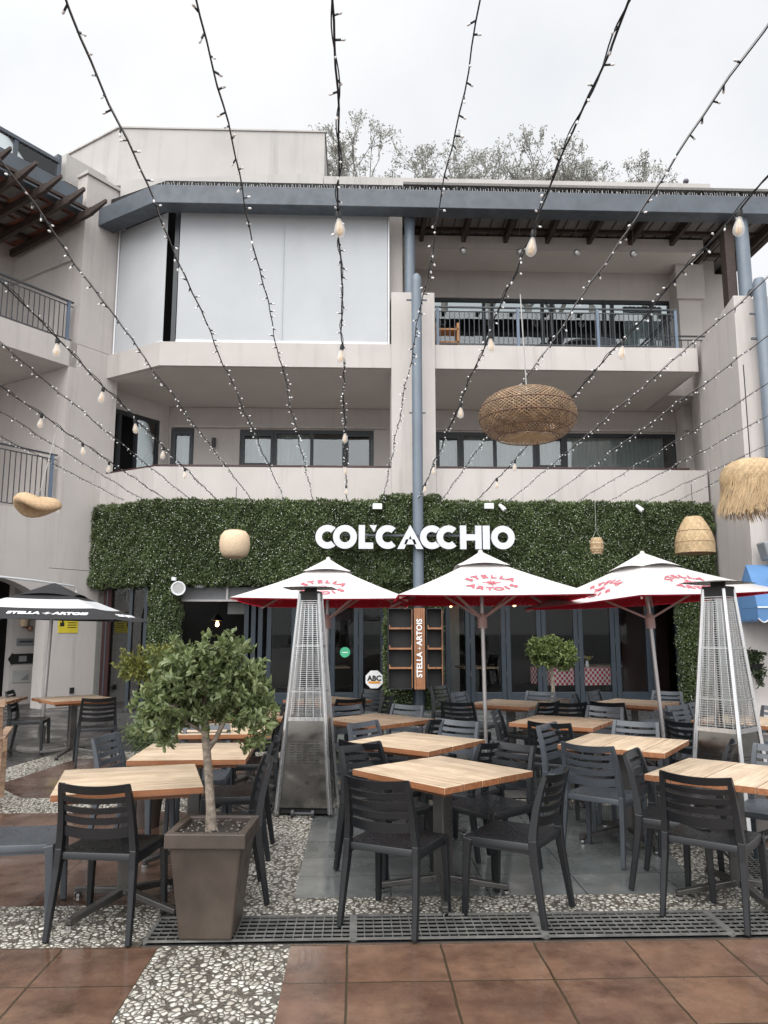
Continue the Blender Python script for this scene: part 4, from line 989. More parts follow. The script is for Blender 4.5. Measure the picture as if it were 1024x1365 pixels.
# ------------------------------------------------------------------ tables
def table_parts(t, top, kind):
    s = .4; th = .036; z = .72
    mb = MB(); n = 5; w = 2 * s / n
    for i in range(n):
        y0 = -s + w * i; mb.cur = 0
        o = len(mb.f); mb.box(-s, s, y0 + .0022, y0 + w - .0022, z - th, z + .0012 * (i % 2))
        for q in range(o, o + 6): mb.m[q] = 0 if q == o + 1 else 1
    mb.build('tabletop', [top, 'topedge'], t, bevel=.001, seg=1)
    for q in (-.3, .3): MB().box(-.33, .33, q - .03, q + .03, z - th - .03, z - th - .001).build('batten', 'topedge', t)
    MB().box(-.045, .045, -.045, .045, .07, z - th - .001).build('pole', 'steel', t, bevel=.008)
    MB().box(-.15, .15, -.15, .15, z - th - .012, z - th - .0305 + .0295).build('mount_plate', 'steel', t)
    for k in range(4):
        a = R(45 + 90 * k); d = Vector((math.cos(a), math.sin(a), 0)); f = MB()
        f.bar(d * .03 + Vector((0, 0, .085)), d * .40 + Vector((0, 0, .035)), .05, .04, taper=.75)
        fo = f.build('foot', 'steel', t, bevel=.005)
        g = d * .385; MB().lathe([(.001, .0), (.024, 0), (.024, .018), (.001, .02)], 10, Matrix.Translation(g)).build('glide', 'black' if kind else 'chrome', fo)
t0 = thing('dining_table', '', 'table'); table_parts(t0, 'top', 0)
t1 = thing('dining_table', '', 'table'); table_parts(t1, 'topd', 1)
def table(x, y, deg, label, damp=False):
    src = t1 if damp else t0
    if src.name in used: o = copy_tree(src)
    else: o = src; used.add(src.name)
    o.location = (x, y, .012 if (-.37 < x < 2.8) else .006); o.rotation_euler = (0, 0, R(deg)); o['label'] = label; o['group'] = 'dining tables on the terrace'
for q in [(.54, 5.02, -50, 'square pale plank table in the front centre, turned cornerwise'), (.47, 6.32, -40, 'second centre plank table, directly behind the front centre one'),
          (.21, 7.85, -45, 'third centre plank table, right of the left patio heater', 1), (-.36, 10.0, -45, 'far dark plank table half hidden behind the left patio heater', 1),
          (2.0, 7.62, -33, 'plank table between the two right umbrella poles, one row behind the grooved one', 1), (2.10, 6.18, 55, 'pale grooved plank table behind the blue-grey chair, right of centre'),
          (2.32, 4.87, 48, 'pale water-stained plank table at the front right, cut by the photo edge'), (1.86, 9.5, -35, 'dark plank table behind the middle umbrella pole', 1),
          (3.42, 9.6, -40, 'dark plank table in front of the flower vase, far right', 1), (3.85, 7.7, 45, 'plank table behind the right patio heater'),
          (-1.35, 4.86, 15, 'pale plank table at the front left with black slatted chair before it'), (-1.17, 5.9, 2, 'pale plank table behind the planter trunk, second from the front on the left'),
          (-1.15, 7.2, 3, 'plank table under the planter tree crown, third on the left'), (-1.1, 8.4, 0, 'plank table farthest back on the left, mostly behind the tree crown', 1),
          (-3.68, 10.45, 40, 'small dark table corner beside the black umbrella, by the grey wall', 1), (-4.75, 10.3, 5, 'dark table at the far left edge in front of the passage', 1)]: table(*q)

# wooden armchair at the left edge
w = thing('wooden_armchair', 'weathered slatted wooden garden armchair at the left edge', 'armchair', (-3.6, 7.62, .006), R(18))
f = MB()
for s in (-1, 1):
    MB().bar((s * .26, .24, 0), (s * .26, .2, .62), .045, .04).build('leg', 'teak', w); MB().bar((s * .26, -.3, 0), (s * .26, -.24, .42), .045, .04).build('leg', 'teak', w)
    f.bar((s * .26, -.22, .4), (s * .26, -.42, .92), .05, .04); MB().bar((s * .28, -.33, .62), (s * .28, .3, .64), .07, .03).build('armrest', 'teak', w, bevel=.006)
f.bar((-.3, -.43, .94), (.3, -.43, .94), .05, .06); f.bar((-.24, -.27, .5), (.24, -.27, .5), .03, .05)
for k in range(8): x = -.21 + .06 * k; f.bar((x, -.27, .5), (x, -.42, .92), .03, .014)
f.build('backrest', 'teak', w)
f = MB()
for k in range(7): y = -.2 + .068 * k; f.bar((-.26, y, .42), (.26, y, .43), .055, .018)
f.build('seat', 'teak', w)

# ------------------------------------------------------------------ umbrellas
def canopy_grid(h, ze, zp, n=8, vent=.27):
    # four triangular panels with slight sag between ribs
    V = []; F = []
    for q in range(4):
        a0 = R(225 + 90 * q); a1 = R(225 + 90 * (q + 1))
        c0 = Vector((h * 2 ** .5 * math.cos(a0), h * 2 ** .5 * math.sin(a0), ze)); c1 = Vector((h * 2 ** .5 * math.cos(a1), h * 2 ** .5 * math.sin(a1), ze))
        pk = Vector((0, 0, zp)); o = len(V)
        for i in range(n + 1):
            k = .1 + .9 * i / n
            for j in range(n + 1):
                e = c0.lerp(c1, j / n); p = pk.lerp(e, k)
                sag = math.sin(PI * j / n) * k * .03 + .018 * math.sin(PI * k)
                p.z -= sag * 1.0 - (.05 * math.sin(PI * j / n) * max(0, k - .8) * 2)
                V.append(p)
        for i in range(n):
            for j in range(n): a = o + i * (n + 1) + j; F.append((a, a + n + 1, a + n + 2, a + 1))
    return V, F
def arc_text(mb, s, size, rad, T, top=True, step=.30):
    n = len(s)
    for i, ch in enumerate(s):
        k = (i - (n - 1) / 2) * step
        a = PI / 2 - k if top else -PI / 2 + k
        rot = -k if top else k
        text_into(mb, ch, size, T @ Matrix.Translation((rad * math.cos(a), rad * math.sin(a), 0)) @ Matrix.Rotation(rot, 4, 'Z'), .003, .001, sx=1.15)
def parasol(label, x, y, rz=0., tilt=(0, 0), h=.955, ze=1.925, zp=2.45, group='white beer garden parasols'):
    t = thing('parasol', label, 'parasol', (x, y, 0), 0, group, rot=(tilt[0], tilt[1], rz))
    V, F = canopy_grid(h, ze, zp - .06)
    mb = MB(); mb.add(V, F); o = len(mb.v)
    mb.build('canopy', 'canopy', t, smooth=True, fix=True, doubles=True)
    mb = MB(); mb.add([v - Vector((0, 0, .012)) for v in V], F); mb.build('lining', 'under', t, smooth=True, doubles=True)
    mb = MB(); hv = .27; sl_ = (zp - ze) / h
    for q in range(4):
        a0, a1 = R(225 + 90 * q), R(315 + 90 * q); n = 8
        c0 = Vector((hv * 1.414 * math.cos(a0), hv * 1.414 * math.sin(a0), zp - .05 - hv * (zp - .06 - ze) / h)); c1 = Vector((hv * 1.414 * math.cos(a1), hv * 1.414 * math.sin(a1), c0.z)); pk = Vector((0, 0, zp + .0))
        o = []
        for i in range(4):
            for j in range(n + 1):
                p = pk.lerp(c0.lerp(c1, j / n), (.04, .4, .75, 1.)[i]); p.z += .03 * math.sin(PI * j / n) * (i / 3) ** 2; o.append(p)
        mb.add(o, [(i * (n + 1) + j, (i + 1) * (n + 1) + j, (i + 1) * (n + 1) + j + 1, i * (n + 1) + j + 1) for i in range(3) for j in range(n)])
    mb.build('vent', 'canopy', t, smooth=True)
    MB().lathe([(.001, zp + .018), (.02, zp + .012), (.028, zp - .01), (.03, zp - .03)], 10).build('finial', 'canopy', t, smooth=True)
    MB().tube([(0, 0, .03), (0, 0, zp - .02)], .021, 10).build('pole', 'pole', t, smooth=True)
    MB().lathe([(.05, 1.62), (.05, 1.74), (.03, 1.78), (.024, 1.78)], 10).build('runner', 'rib', t, smooth=True)
    for k in range(4):
        a = R(45 + 90 * k); d = Vector((math.cos(a), math.sin(a), 0)); r = h * 1.414
        MB().bar(Vector((0, 0, zp - .13)), d * r * .98 + Vector((0, 0, ze - .025)), .018, .025).build('rib', 'rib', t)
        MB().bar(d * .04 + Vector((0, 0, 1.74)), d * r * .5 + Vector((0, 0, (zp + ze) / 2 - .11)), .016, .022).build('strut', 'rib', t)
    MB().box(-.25, .25, -.25, .25, .002, .05).lathe([(.04, .05), (.04, .3), (.03, .3)], 10).build('base', 'rail', t, bevel=.01)
    for q in range(4):
        tm = MB(); Tq = Matrix.Rotation(R(90 * q), 4, 'Z'); th = math.atan2(zp - .06 - ze, h)
        yy = h * .66; zz = ze + (zp - .06 - ze) * .34 - .034
        T = Tq @ Matrix.Translation((0, -yy, zz)) @ Matrix.Rotation(th, 4, 'X') @ Matrix.Translation((0, 0, .012))
        arc_text(tm, 'STELLA', .12, .30, T @ Matrix.Translation((0, -.13, 0)), True, .31); arc_text(tm, 'ARTOIS', .12, .30, T @ Matrix.Translation((0, .13, 0)), False, .31); star4(tm, .095, T)
        tm.build('lettering', 'pinktxt', t)
    return t
parasol('white parasol with red lining at the left, behind the left patio heater', -.36, 9.2, R(-3), (R(-1.), R(.3)))
parasol('white parasol with red lining in the middle, below the sign', 1.36, 8.3, R(0), (R(-1.), R(-.4)))
parasol('white parasol with red lining at the right, turned on a leaning pole', 3.27, 8.3, R(22), (R(-2.6), R(-2.4)))
# black and white umbrella
t = thing('black_parasol', 'black parasol with a white band and lettering at the left by the wing wall', 'parasol', (-4.28, 11.0, 0), R(4), rot=(0, R(1.2), R(4)))
h = 1.1; ze = 1.77; zp = 2.25
def bandring(k0, k1, mat, name):
    mb = MB()
    for q in range(4):
        a0, a1 = R(225 + 90 * q), R(315 + 90 * q); c0 = Vector((h * 1.414 * math.cos(a0), h * 1.414 * math.sin(a0), ze)); c1 = Vector((h * 1.414 * math.cos(a1), h * 1.414 * math.sin(a1), ze)); pk = Vector((0, 0, zp)); o = []; m = 4; n = 8
        for i in range(m + 1):
            for j in range(n + 1):
                k = k0 + (k1 - k0) * i / m; p = pk.lerp(c0.lerp(c1, j / n), k); p.z -= math.sin(PI * j / n) * k * .02 + .03 * math.sin(PI * k); o.append(p)
        mb.add(o, [(i * (n + 1) + j, (i + 1) * (n + 1) + j, (i + 1) * (n + 1) + j + 1, i * (n + 1) + j + 1) for i in range(m) for j in range(n)])
    return mb.build(name, mat, t, smooth=True, doubles=True)
bandring(.25, .42, 'blackcan', 'canopy'); bandring(.421, .68, 'whitecan', 'band'); bandring(.681, 1.03, 'blackcan', 'border')
mb = MB()
for q in range(4):
    a0, a1 = R(225 + 90 * q), R(315 + 90 * q); hv = .44; n = 8; o = []
    c0 = Vector((hv * 1.2 * math.cos(a0), hv * 1.2 * math.sin(a0), zp - .19)); c1 = Vector((hv * 1.2 * math.cos(a1), hv * 1.2 * math.sin(a1), zp - .19))
    for i in range(3):
        for j in range(n + 1):
            p = Vector((0, 0, zp + .01)).lerp(c0.lerp(c1, j / n), (.05, .55, 1.)[i]); p.z += (.035 * math.sin(PI * j / n) if i == 2 else 0); o.append(p)
    mb.add(o, [(i * (n + 1) + j, (i + 1) * (n + 1) + j, (i + 1) * (n + 1) + j + 1, i * (n + 1) + j + 1) for i in range(2) for j in range(n)])
mb.build('vent', 'blackcan', t, smooth=True)
MB().tube([(0, 0, .05), (0, 0, zp)], .024, 10).build('pole', 'pole', t, smooth=True)
MB().lathe([(.001, 0), (.30, 0), (.31, .03), (.28, .07), (.05, .09), (.05, .3), (.03, .3)], 20).build('base', 'concrete', t, smooth=True)
for k in range(4): a = R(45 + 90 * k); d = Vector((math.cos(a), math.sin(a), 0)); MB().bar((0, 0, zp - .12), d * h * 1.39 + Vector((0, 0, ze - .03)), .02).build('rib', 'rail', t)
th = math.atan2(zp - ze, h)
for q in range(4):
    tm = MB(); T = Matrix.Rotation(R(90 * q), 4, 'Z') @ Matrix.Translation((.16, -h * .86, ze + (zp - ze) * .14 - .026)) @ Matrix.Rotation(th, 4, 'X') @ Matrix.Translation((0, 0, .008))
    text_into(tm, 'STELLA', .10, T @ Matrix.Translation((-.22, 0, 0)), .003, .005, sx=1.25); text_into(tm, 'ARTOIS', .10, T @ Matrix.Translation((.36, 0, 0)), .003, .005, sx=1.25); star4(tm, .06, T @ Matrix.Translation((.07, 0, 0)))
    tm.build('lettering', 'whitetxt', t)

# ------------------------------------------------------------------ patio heaters
def heater(label, x, y, rz):
    t = thing('patio_heater', label, 'patio heater', (x, y, .006), rz, 'pyramid patio heaters')
    b, tp, H, hp = .235, .085, 1.93, .80
    def hw(z): return b + (tp - b) * z / H
    for sx_, sy_ in ((-1, -1), (1, -1), (1, 1), (-1, 1)):
        MB().bar((sx_ * b, sy_ * b, .02), (sx_ * tp, sy_ * tp, H), .034, .034, up=(sx_, sy_, 0), taper=.75).build('post', 'alu', t, bevel=.004)
    for q in range(4):
        T = Matrix.Rotation(R(90 * q), 4, 'Z'); g = MB()
        p = MB(); w0, w1 = hw(.1) - .012, hw(hp) - .012
        p.add([(-w0, -hw(.1) + .004, .07), (w0, -hw(.1) + .004, .07), (w1, -hw(hp) + .004, hp), (-w1, -hw(hp) + .004, hp), (-w0, -hw(.1) + .014, .07), (w0, -hw(.1) + .014, .07), (w1, -hw(hp) + .014, hp), (-w1, -hw(hp) + .014, hp)], [(0, 1, 2, 3), (7, 6, 5, 4), (0, 4, 5, 1), (1, 5, 6, 2), (2, 6, 7, 3), (3, 7, 4, 0)], T)
        po = p.build('panel', 'inox', t)
        v = MB()
        for r_ in range(9):
            for c_ in range(5): z = .44 + .022 * r_; xx = -.11 + .055 * c_; v.box(xx - .02, xx + .02, -hw(z) + .0005, -hw(z) + .0035, z, z + .005, T)
        v.build('vents', 'black', po)
        n = 58
        for i in range(n + 1):
            z = hp + .03 + (H - .08 - hp) * i / n; ww = hw(z) - .006; yy = -hw(z) - .002
            a_, c_ = T @ Vector((-ww, yy, z)), T @ Vector((ww, yy, z)); g.bar(a_, c_, .004, .0045)
        for k in (-.8, -.4, 0, .4, .8):
            if k in (-.4, .4, 0): z1 = H - .1
            else: z1 = H - .1
            a_, c_ = T @ Vector((k * hw(hp), -hw(hp) - .006, hp + .03)), T @ Vector((k * hw(z1) * .9, -hw(z1) - .006, z1)); g.bar(a_, c_, .004)
        for zz in (1.05, 1.45): ww = hw(zz); g.bar(T @ Vector((-ww, -ww - .007, zz)), T @ Vector((ww, -ww - .007, zz)), .006, .012)
        g.bar(T @ Vector((-hw(hp), -hw(hp), hp + .012)), T @ Vector((hw(hp), -hw(hp), hp + .012)), .012, .03)
        g.build('grille', 'alu', t)
    MB().lathe([(.05, hp), (.05, H - .06)], 14).build('glass_tube', 'balglass', t, smooth=True)
    MB().box(-tp * 1.1, tp * 1.1, -tp * 1.1, tp * 1.1, H - .07, H + .02).lathe([(.06, H + .02), (.06, H + .06)], 10).build('head', 'black', t, bevel=.006)
    c = .225; m = MB(); m.add([(-c, -c, H + .05), (c, -c, H + .05), (c, c, H + .05), (-c, c, H + .05), (0, 0, H + .075)], [(0, 1, 4), (1, 2, 4), (2, 3, 4), (3, 0, 4)]); m.add([(-c, -c, H + .044), (c, -c, H + .044), (c, c, H + .044), (-c, c, H + .044), (0, 0, H + .069)], [(1, 0, 4), (2, 1, 4), (3, 2, 4), (0, 3, 4)])
    m.build('reflector', 'alu', t, fix=False)
    MB().tube([(-.1, -b - .02, .03), (.1, -b - .02, .03)], .012, 8).tube([(-.1, -b - .02, .03), (-.075, -b - .02, .03)], .03, 12).tube([(.075, -b - .02, .03), (.1, -b - .02, .03)], .03, 12).build('wheels', 'rail', t, smooth=True)
    MB().box(-b + .03, b - .03, -b + .03, b - .03, .02, .06).build('base', 'black', t)
    return t
heater('tall stainless pyramid patio heater left of centre, seen face on', -.43, 7.25, R(-6))
heater('tall stainless pyramid patio heater at the right, turned corner on, behind the front right table', 2.98, 6.3, R(38))

# ------------------------------------------------------------------ planter tree
pl = thing('planter', 'square tapered brown planter pot in the left foreground', 'planter', (-.765, 4.42, .022), R(-3)); pl.scale = (.92, .92, 1.08)
def frus(mb, b0, b1, z0, z1):
    mb.add([(-b0, -b0, z0), (b0, -b0, z0), (b0, b0, z0), (-b0, b0, z0), (-b1, -b1, z1), (b1, -b1, z1), (b1, b1, z1), (-b1, b1, z1)], [(0, 3, 2, 1), (4, 5, 6, 7), (0, 1, 5, 4), (1, 2, 6, 5), (2, 3, 7, 6), (3, 0, 4, 7)])
mb = MB(); frus(mb, .148, .205, 0, .44); mb.build('pot', 'pot', pl, bevel=.012)
r_ = MB()
for sx_, sy_, a_, b_ in ((0, -1, .229, .022), (0, 1, .229, .022), (-1, 0, .022, .184), (1, 0, .022, .184)): r_.box(sx_ * .207 - a_, sx_ * .207 + a_, sy_ * .207 - b_, sy_ * .207 + b_, .43, .50)
r_.build('rim', 'pot', pl, bevel=.006)
s_ = MB(); n = 14; vs = [(-.186 + .372 * i / n, -.186 + .372 * j / n, .465 + .012 * rnd.random() + .01 * math.sin(i) * math.cos(j)) for j in range(n + 1) for i in range(n + 1)]
s_.add(vs, [(j * (n + 1) + i, j * (n + 1) + i + 1, (j + 1) * (n + 1) + i + 1, (j + 1) * (n + 1) + i) for j in range(n) for i in range(n)]); s_.build('soil', 'soil', pl, fix=False)
c_ = MB()
for k in range(60): x, y = rnd.uniform(-.18, .18), rnd.uniform(-.18, .18); a = rnd.random() * PI; l = rnd.uniform(.006, .018); c_.bar((x, y, .484), (x + l * math.cos(a), y + l * math.sin(a), .486), .006, .003)
co = c_.build('bark_chips', 'chip', pl); co['kind'] = 'stuff'
def cluster_crown(name, lobes, ncl, per, L, Wd, mat, parent, seed, spread=.55, up=.35, shell=.5):
    g = np.random.default_rng(seed); wts = np.array([l[3] * l[4] * l[5] for l in lobes]) ** .8; wts /= wts.sum()
    PP, DD, NN = [], [], []
    cent = np.mean([l[:3] for l in lobes], 0); tips = []
    for c in range(ncl):
        l = lobes[g.choice(len(lobes), p=wts)]; d = g.normal(size=3); d /= np.linalg.norm(d); r = g.random() ** shell
        p = np.array(l[:3]) + d * r * np.array(l[3:6]); o = p - cent; o = o / (np.linalg.norm(o) + 1e-6)
        ax = o * .8 + np.array([0, 0, up]) + g.normal(size=3) * .45; ax /= np.linalg.norm(ax); tips.append((p, ax))
        for q in range(per):
            dd = ax * g.uniform(.1, .9) + g.normal(size=3) * spread; dd /= np.linalg.norm(dd)
            PP.append(p - ax * L * g.uniform(0, 1.2)); DD.append(dd); NN.append(ax + g.normal(size=3) * .4)
    PP, DD, NN = map(np.array, (PP, DD, NN)); n = len(PP)
    return leaf_mesh(name, PP, DD, unit(NN), g.uniform(.7, 1.2, n) * L, g.uniform(.8, 1.15, n) * Wd, mat, parent, curl=.12), tips
tr = thing('potted_tree', 'small tree with spreading leafy crown and one pale trunk, growing in the front planter', 'tree', (-.79, 4.42, .53))
base = Vector((-.02, .0, 0)); fork = Vector((-.05, .0, .50))
tk = MB(); tk.tube([(0.012, 0, -.03), (.004, 0, .1), (-.012, .0, .25), (-.03, 0, .40), (-.045, 0, .52), (-.06, .02, .66)], [.038, .028, .025, .024, .023, .015], 12)
tk.tube([(-.03, 0, .41), (.02, -.005, .47), (.06, 0, .55), (.09, .02, .66)], [.018, .015, .013, .008], 8)
for a, b in (((-.05, 0, .5), (-.22, -.05, .66)), ((-.055, .01, .58), (-.18, .12, .78)), ((-.06, .02, .64), (0, -.1, .85)), ((.05, 0, .54), (.2, .05, .72)), ((.09, .02, .64), (.16, -.08, .85)), ((-.06, .02, .66), (-.1, .05, .95)), ((-.2, -.04, .64), (-.32, -.08, .7))):
    a, b = Vector(a), Vector(b); mid = a.lerp(b, .5) + Vector((rnd.uniform(-.02, .02), rnd.uniform(-.02, .02), -.02)); tk.tube([a, mid, b], [.010, .008, .004], 6)
tk.build('trunk', 'bark', tr, smooth=True)
lobes = [(-.06, 0, .80, .30, .26, .22), (-.26, -.02, .72, .20, .2, .17), (.16, 0, .72, .20, .2, .2), (-.36, .02, .60, .14, .14, .14), (.26, .0, .60, .12, .14, .20), (-.14, 0, .62, .24, .2, .12), (.04, 0, .95, .2, .2, .12), (-.22, .0, .90, .16, .16, .12), (.24, 0, .84, .12, .14, .10), (-.28, .02, .50, .10, .1, .08)]
cluster_crown('crown', lobes, 560, 11, .047, .023, 'leaf', tr, 3, up=.4); tr.scale = (.94, .9, 1.02)
# shrubs behind
sh = thing('potted_shrub', 'yellow-green leafed potted shrub behind the planter tree at its upper left', 'shrub', (-1.98, 7.6, .006)); sh.scale = (.8, .8, .98)
MB().lathe([(.001, 0), (.15, 0), (.2, .36), (.21, .36), (.21, .4), (.18, .4), (.17, .36), (.001, .35)], 16).build('pot', 'pot', sh, smooth=True); MB().tube([(0, 0, .3), (.02, 0, .7), (0, .02, 1.15)], [.025, .02, .012], 8).build('trunk', 'bark', sh, smooth=True)
cluster_crown('crown', [(0, 0, 1.30, .42, .3, .2), (-.25, 0, 1.26, .18, .2, .15), (.2, 0, 1.4, .25, .2, .14)], 170, 8, .055, .028, 'leafy', sh, 5)
bg = thing('blade_leaf_plant', 'pale green narrow-leafed plant left of the planter tree above the short grey chair', 'plant', (-1.72, 6.75, .006)); bg.scale = (.75, .75, .85)
MB().lathe([(.001, 0), (.13, 0), (.17, .34), (.15, .34), (.14, .3), (.001, .3)], 14).build('pot', 'pot', bg, smooth=True); MB().tube([(0, 0, .28), (0, 0, .75)], [.02, .015], 6).build('stem', 'bark', bg)
cluster_crown('leaves', [(.0, 0, .80, .22, .2, .22), (-.1, 0, .9, .2, .15, .18), (.12, 0, .72, .2, .2, .2)], 130, 12, .10, .017, 'leafg', bg, 8, .6, .1)
tp = thing('potted_topiary', 'rounded standard topiary tree between the middle and right parasol poles', 'tree', (3.15, 12.6, .006))
MB().lathe([(.001, 0), (.2, 0), (.27, .45), (.28, .45), (.28, .5), (.24, .5), (.23, .46), (.001, .45)], 16).build('pot', 'pot', tp, smooth=True); MB().tube([(0, 0, .4), (.01, 0, .7), (0, 0, 1.05)], [.035, .03, .025], 8).build('trunk', 'bark', tp, smooth=True)
cluster_crown('crown', [(-.05, 0, 1.22, .34, .3, .26), (.2, 0, 1.16, .24, .26, .22), (-.22, 0, 1.3, .2, .2, .2), (.02, 0, 1.42, .2, .2, .12), (.25, 0, 1.3, .16, .18, .14)], 620, 8, .055, .03, 'leaft', tp, 12, .6, .3, .4)
iv = thing('hanging_fern', 'dark leafy plant in a wall basket by the right patio heater', 'plant', (6.98, 13.6, 1.0))
MB().lathe([(.001, -.12), (.1, -.1), (.16, .02), (.15, .02), (.001, 0)], 12).build('basket', 'black', iv, smooth=True); MB().bar((0, 0, 0), (.0, .24, .02), .03).build('bracket', 'rail', iv)
cluster_crown('leaves', [(0, 0, .12, .2, .16, .14), (.05, -.05, -.18, .14, .1, .22), (-.1, -.05, 0, .14, .1, .14)], 90, 9, .09, .035, 'ivy', iv, 4, .6, -.3)

# ------------------------------------------------------------------ trees behind the roof
def roof_tree(label, x, y, z0, H, spread, seed):
    z0 += .75 if x < 4 else .1; H *= 1.1
    g = random.Random(seed); t = thing('olive_tree', label, 'tree', (x, y, 0), 0, 'sparse trees behind the roof')
    tk = MB(); tk.tube([(0, 0, 0), (.05, 0, z0 * .5), (0, 0, z0)], [.22, .17, .13], 8); LP, LD = [], []
    def grow(p, d, l, r, dep):
        q = p + d * l; mid = p.lerp(q, .5) + Vector((g.uniform(-1, 1), g.uniform(-1, 1), g.uniform(-1, 1))) * l * .06
        tk.tube([p, mid, q], [r, r * .85, r * .65], 4, caps=False)
        if dep <= 2:
            m = 9 if dep else 13
            for k in range(m):
                e = p.lerp(q, g.uniform(.2, 1.1)) + Vector((g.gauss(0, .05), g.gauss(0, .05), g.gauss(0, .05))); LP.append(e); LD.append(d * .5 + Vector((g.gauss(0, .7), g.gauss(0, .7), g.gauss(0, .7))))
        if dep == 0: return
        for k in range(g.choice((2, 3, 3))):
            dd = (d + Vector((g.gauss(0, .42) * spread, g.gauss(0, .42), g.gauss(.06, .3)))).normalized(); grow(q, dd, l * g.uniform(.62, .86), r * .62, dep - 1)
    for k in range(4): grow(Vector((0, 0, z0)), Vector((g.uniform(-.65, .65) * spread, g.uniform(-.4, .4), 1)).normalized(), H * g.uniform(.2, .34), .08, 5)
    tk.build('trunk', 'bark2', t, fix=False)
    n = len(LP); leaf_mesh('crown', np.array(LP), np.array(LD), unit(np.random.default_rng(seed).normal(size=(n, 3))), .10, .04, 'leafo', t)
for a in [('sparse grey-green tree behind the roof, just right of the upper roof wall', .0, 27, 13.3, 5.6, 1., 1), ('sparse tree behind the roof, second from the left, with bare twigs', 1.9, 27, 13.4, 6.2, 1.1, 2), ('low sparse tree behind the roof in the middle of the row', 4.9, 27, 13.2, 4.6, 1.1, 3), ('hazy tree behind the roof, third from the left', 3.3, 28, 13.3, 5.0, 1.1, 9), ('thin tree behind the roof, just left of the tall airy one', 7.6, 28, 13.2, 4.9, 1., 14),
          ('airy sparse tree behind the roof, beside the thick festoon cable', 6.3, 27, 13.3, 5.4, 1.15, 4), ('tall airy tree behind the roof, second from the right', 8.7, 27, 13.4, 5.2, .9, 25), ('rightmost dense small tree behind the roof', 10.7, 27, 13.3, 5.0, .75, 6)]: roof_tree(*a)
bd = thing('pigeon', 'small dark pigeon sitting on the roof parapet at the right', 'bird', (7.95, 17.1, 12.285), R(70))
MB().lathe([(.001, -.16), (.03, -.14), (.065, -.04), (.07, .04), (.045, .11), (.035, .15), (.001, .19)], 10, Matrix.Translation((0, 0, .11)) @ Matrix.Rotation(R(65), 4, 'Y')).lathe([(.001, -.035), (.03, -.015), (.034, .01), (.001, .04)], 8, Matrix.Translation((.14, 0, .21))).build('body', 'bird', bd, smooth='all'); MB().tube([(.0, .02, .05), (.0, .02, 0)], .006, 4).tube([(.0, -.02, .05), (.0, -.02, 0)], .006, 4).build('leg', 'rib', bd); MB().bar((.165, 0, .21), (.195, 0, .2), .012).build('beak', 'black', bd)

# ------------------------------------------------------------------ string lights
ml = MB(); ml.tube([(0, 0, 0), (0, 0, -.034)], .0065, 5); ml.cur = 1; ml.tube([(0, 0, -.034), (0, 0, -.05), (0, 0, -.058)], [.0075, .0085, .003], 6)
mini0 = ml.build('mini_light', ['holder', 'tip']); mini_used = [False]
def fest_bulb():
    o = bpy.data.objects.new('festoon_bulb', None); C.objects.link(o)
    MB().lathe([(.001, .01), (.02, .01), (.024, -.005), (.024, -.05), (.018, -.06)], 10).build('socket', 'black', o, smooth=True)
    MB().lathe([(.018, -.055), (.022, -.075), (.036, -.115), (.046, -.155), (.046, -.175), (.036, -.2), (.018, -.213), (.001, -.216)], 16).build('glass', 'bulbglass', o, smooth='all')
    f = MB()
    for k in range(6): a = k * PI / 3; f.tube([(.006 * math.cos(a), .006 * math.sin(a), -.07), (.022 * math.cos(a), .022 * math.sin(a), -.15), (.014 * math.cos(a + .5), .014 * math.sin(a + .5), -.19)], .0035, 4)
    f.build('filament', 'amber', o)
    return o
fb0 = fest_bulb(); fb_used = [False]
SX = [-4.95, -4.53, -4.04, -3.52, -2.97, -2.23, -1.54, -.94, -.23, .54, 1.28, 1.78, 2.54, 3.23, 3.97, 4.70, 5.36, 6.18, 6.84]
NEAR = [(-5.28, 11.29), (-4.68, 9.95), (-4.19, 8.85), (-3.57, 7.47), (-2.93, 6.06), (-2.2, 4.42), (-1.35, 3.22), (-.74, 3.2), (-.12, 3.18), (.55, 3.16), (1.23, 3.13), (1.94, 3.22), (2.59, 4.43), (3.33, 5.81), (3.99, 7.03), (4.77, 8.49), (5.47, 9.81), (6.36, 11.59), (6.8, 12.5)]
FEST = {2: [8.71, 10.0, 11.5, 12.7], 4: [7.28, 8.73, 10.05, 11.56, 13.06], 8: [4.92, 7.29, 10.42, 12.54, 14.5], 10: [5.1, 6.96, 9.13, 12.49, 14.15], 12: [4.82, 7.13, 9.7, 12.21, 13.74]}
ORD = ['leftmost', 'second from the left', 'third from the left', 'fourth from the left', 'fifth from the left', 'sixth from the left', 'seventh from the left', 'eighth from the left', 'running up the middle', 'next right of the middle one',
       'leading to the downpipe', 'eighth from the right', 'seventh from the right', 'sixth from the right', 'fifth from the right', 'fourth from the right', 'third from the right', 'second from the right', 'rightmost']
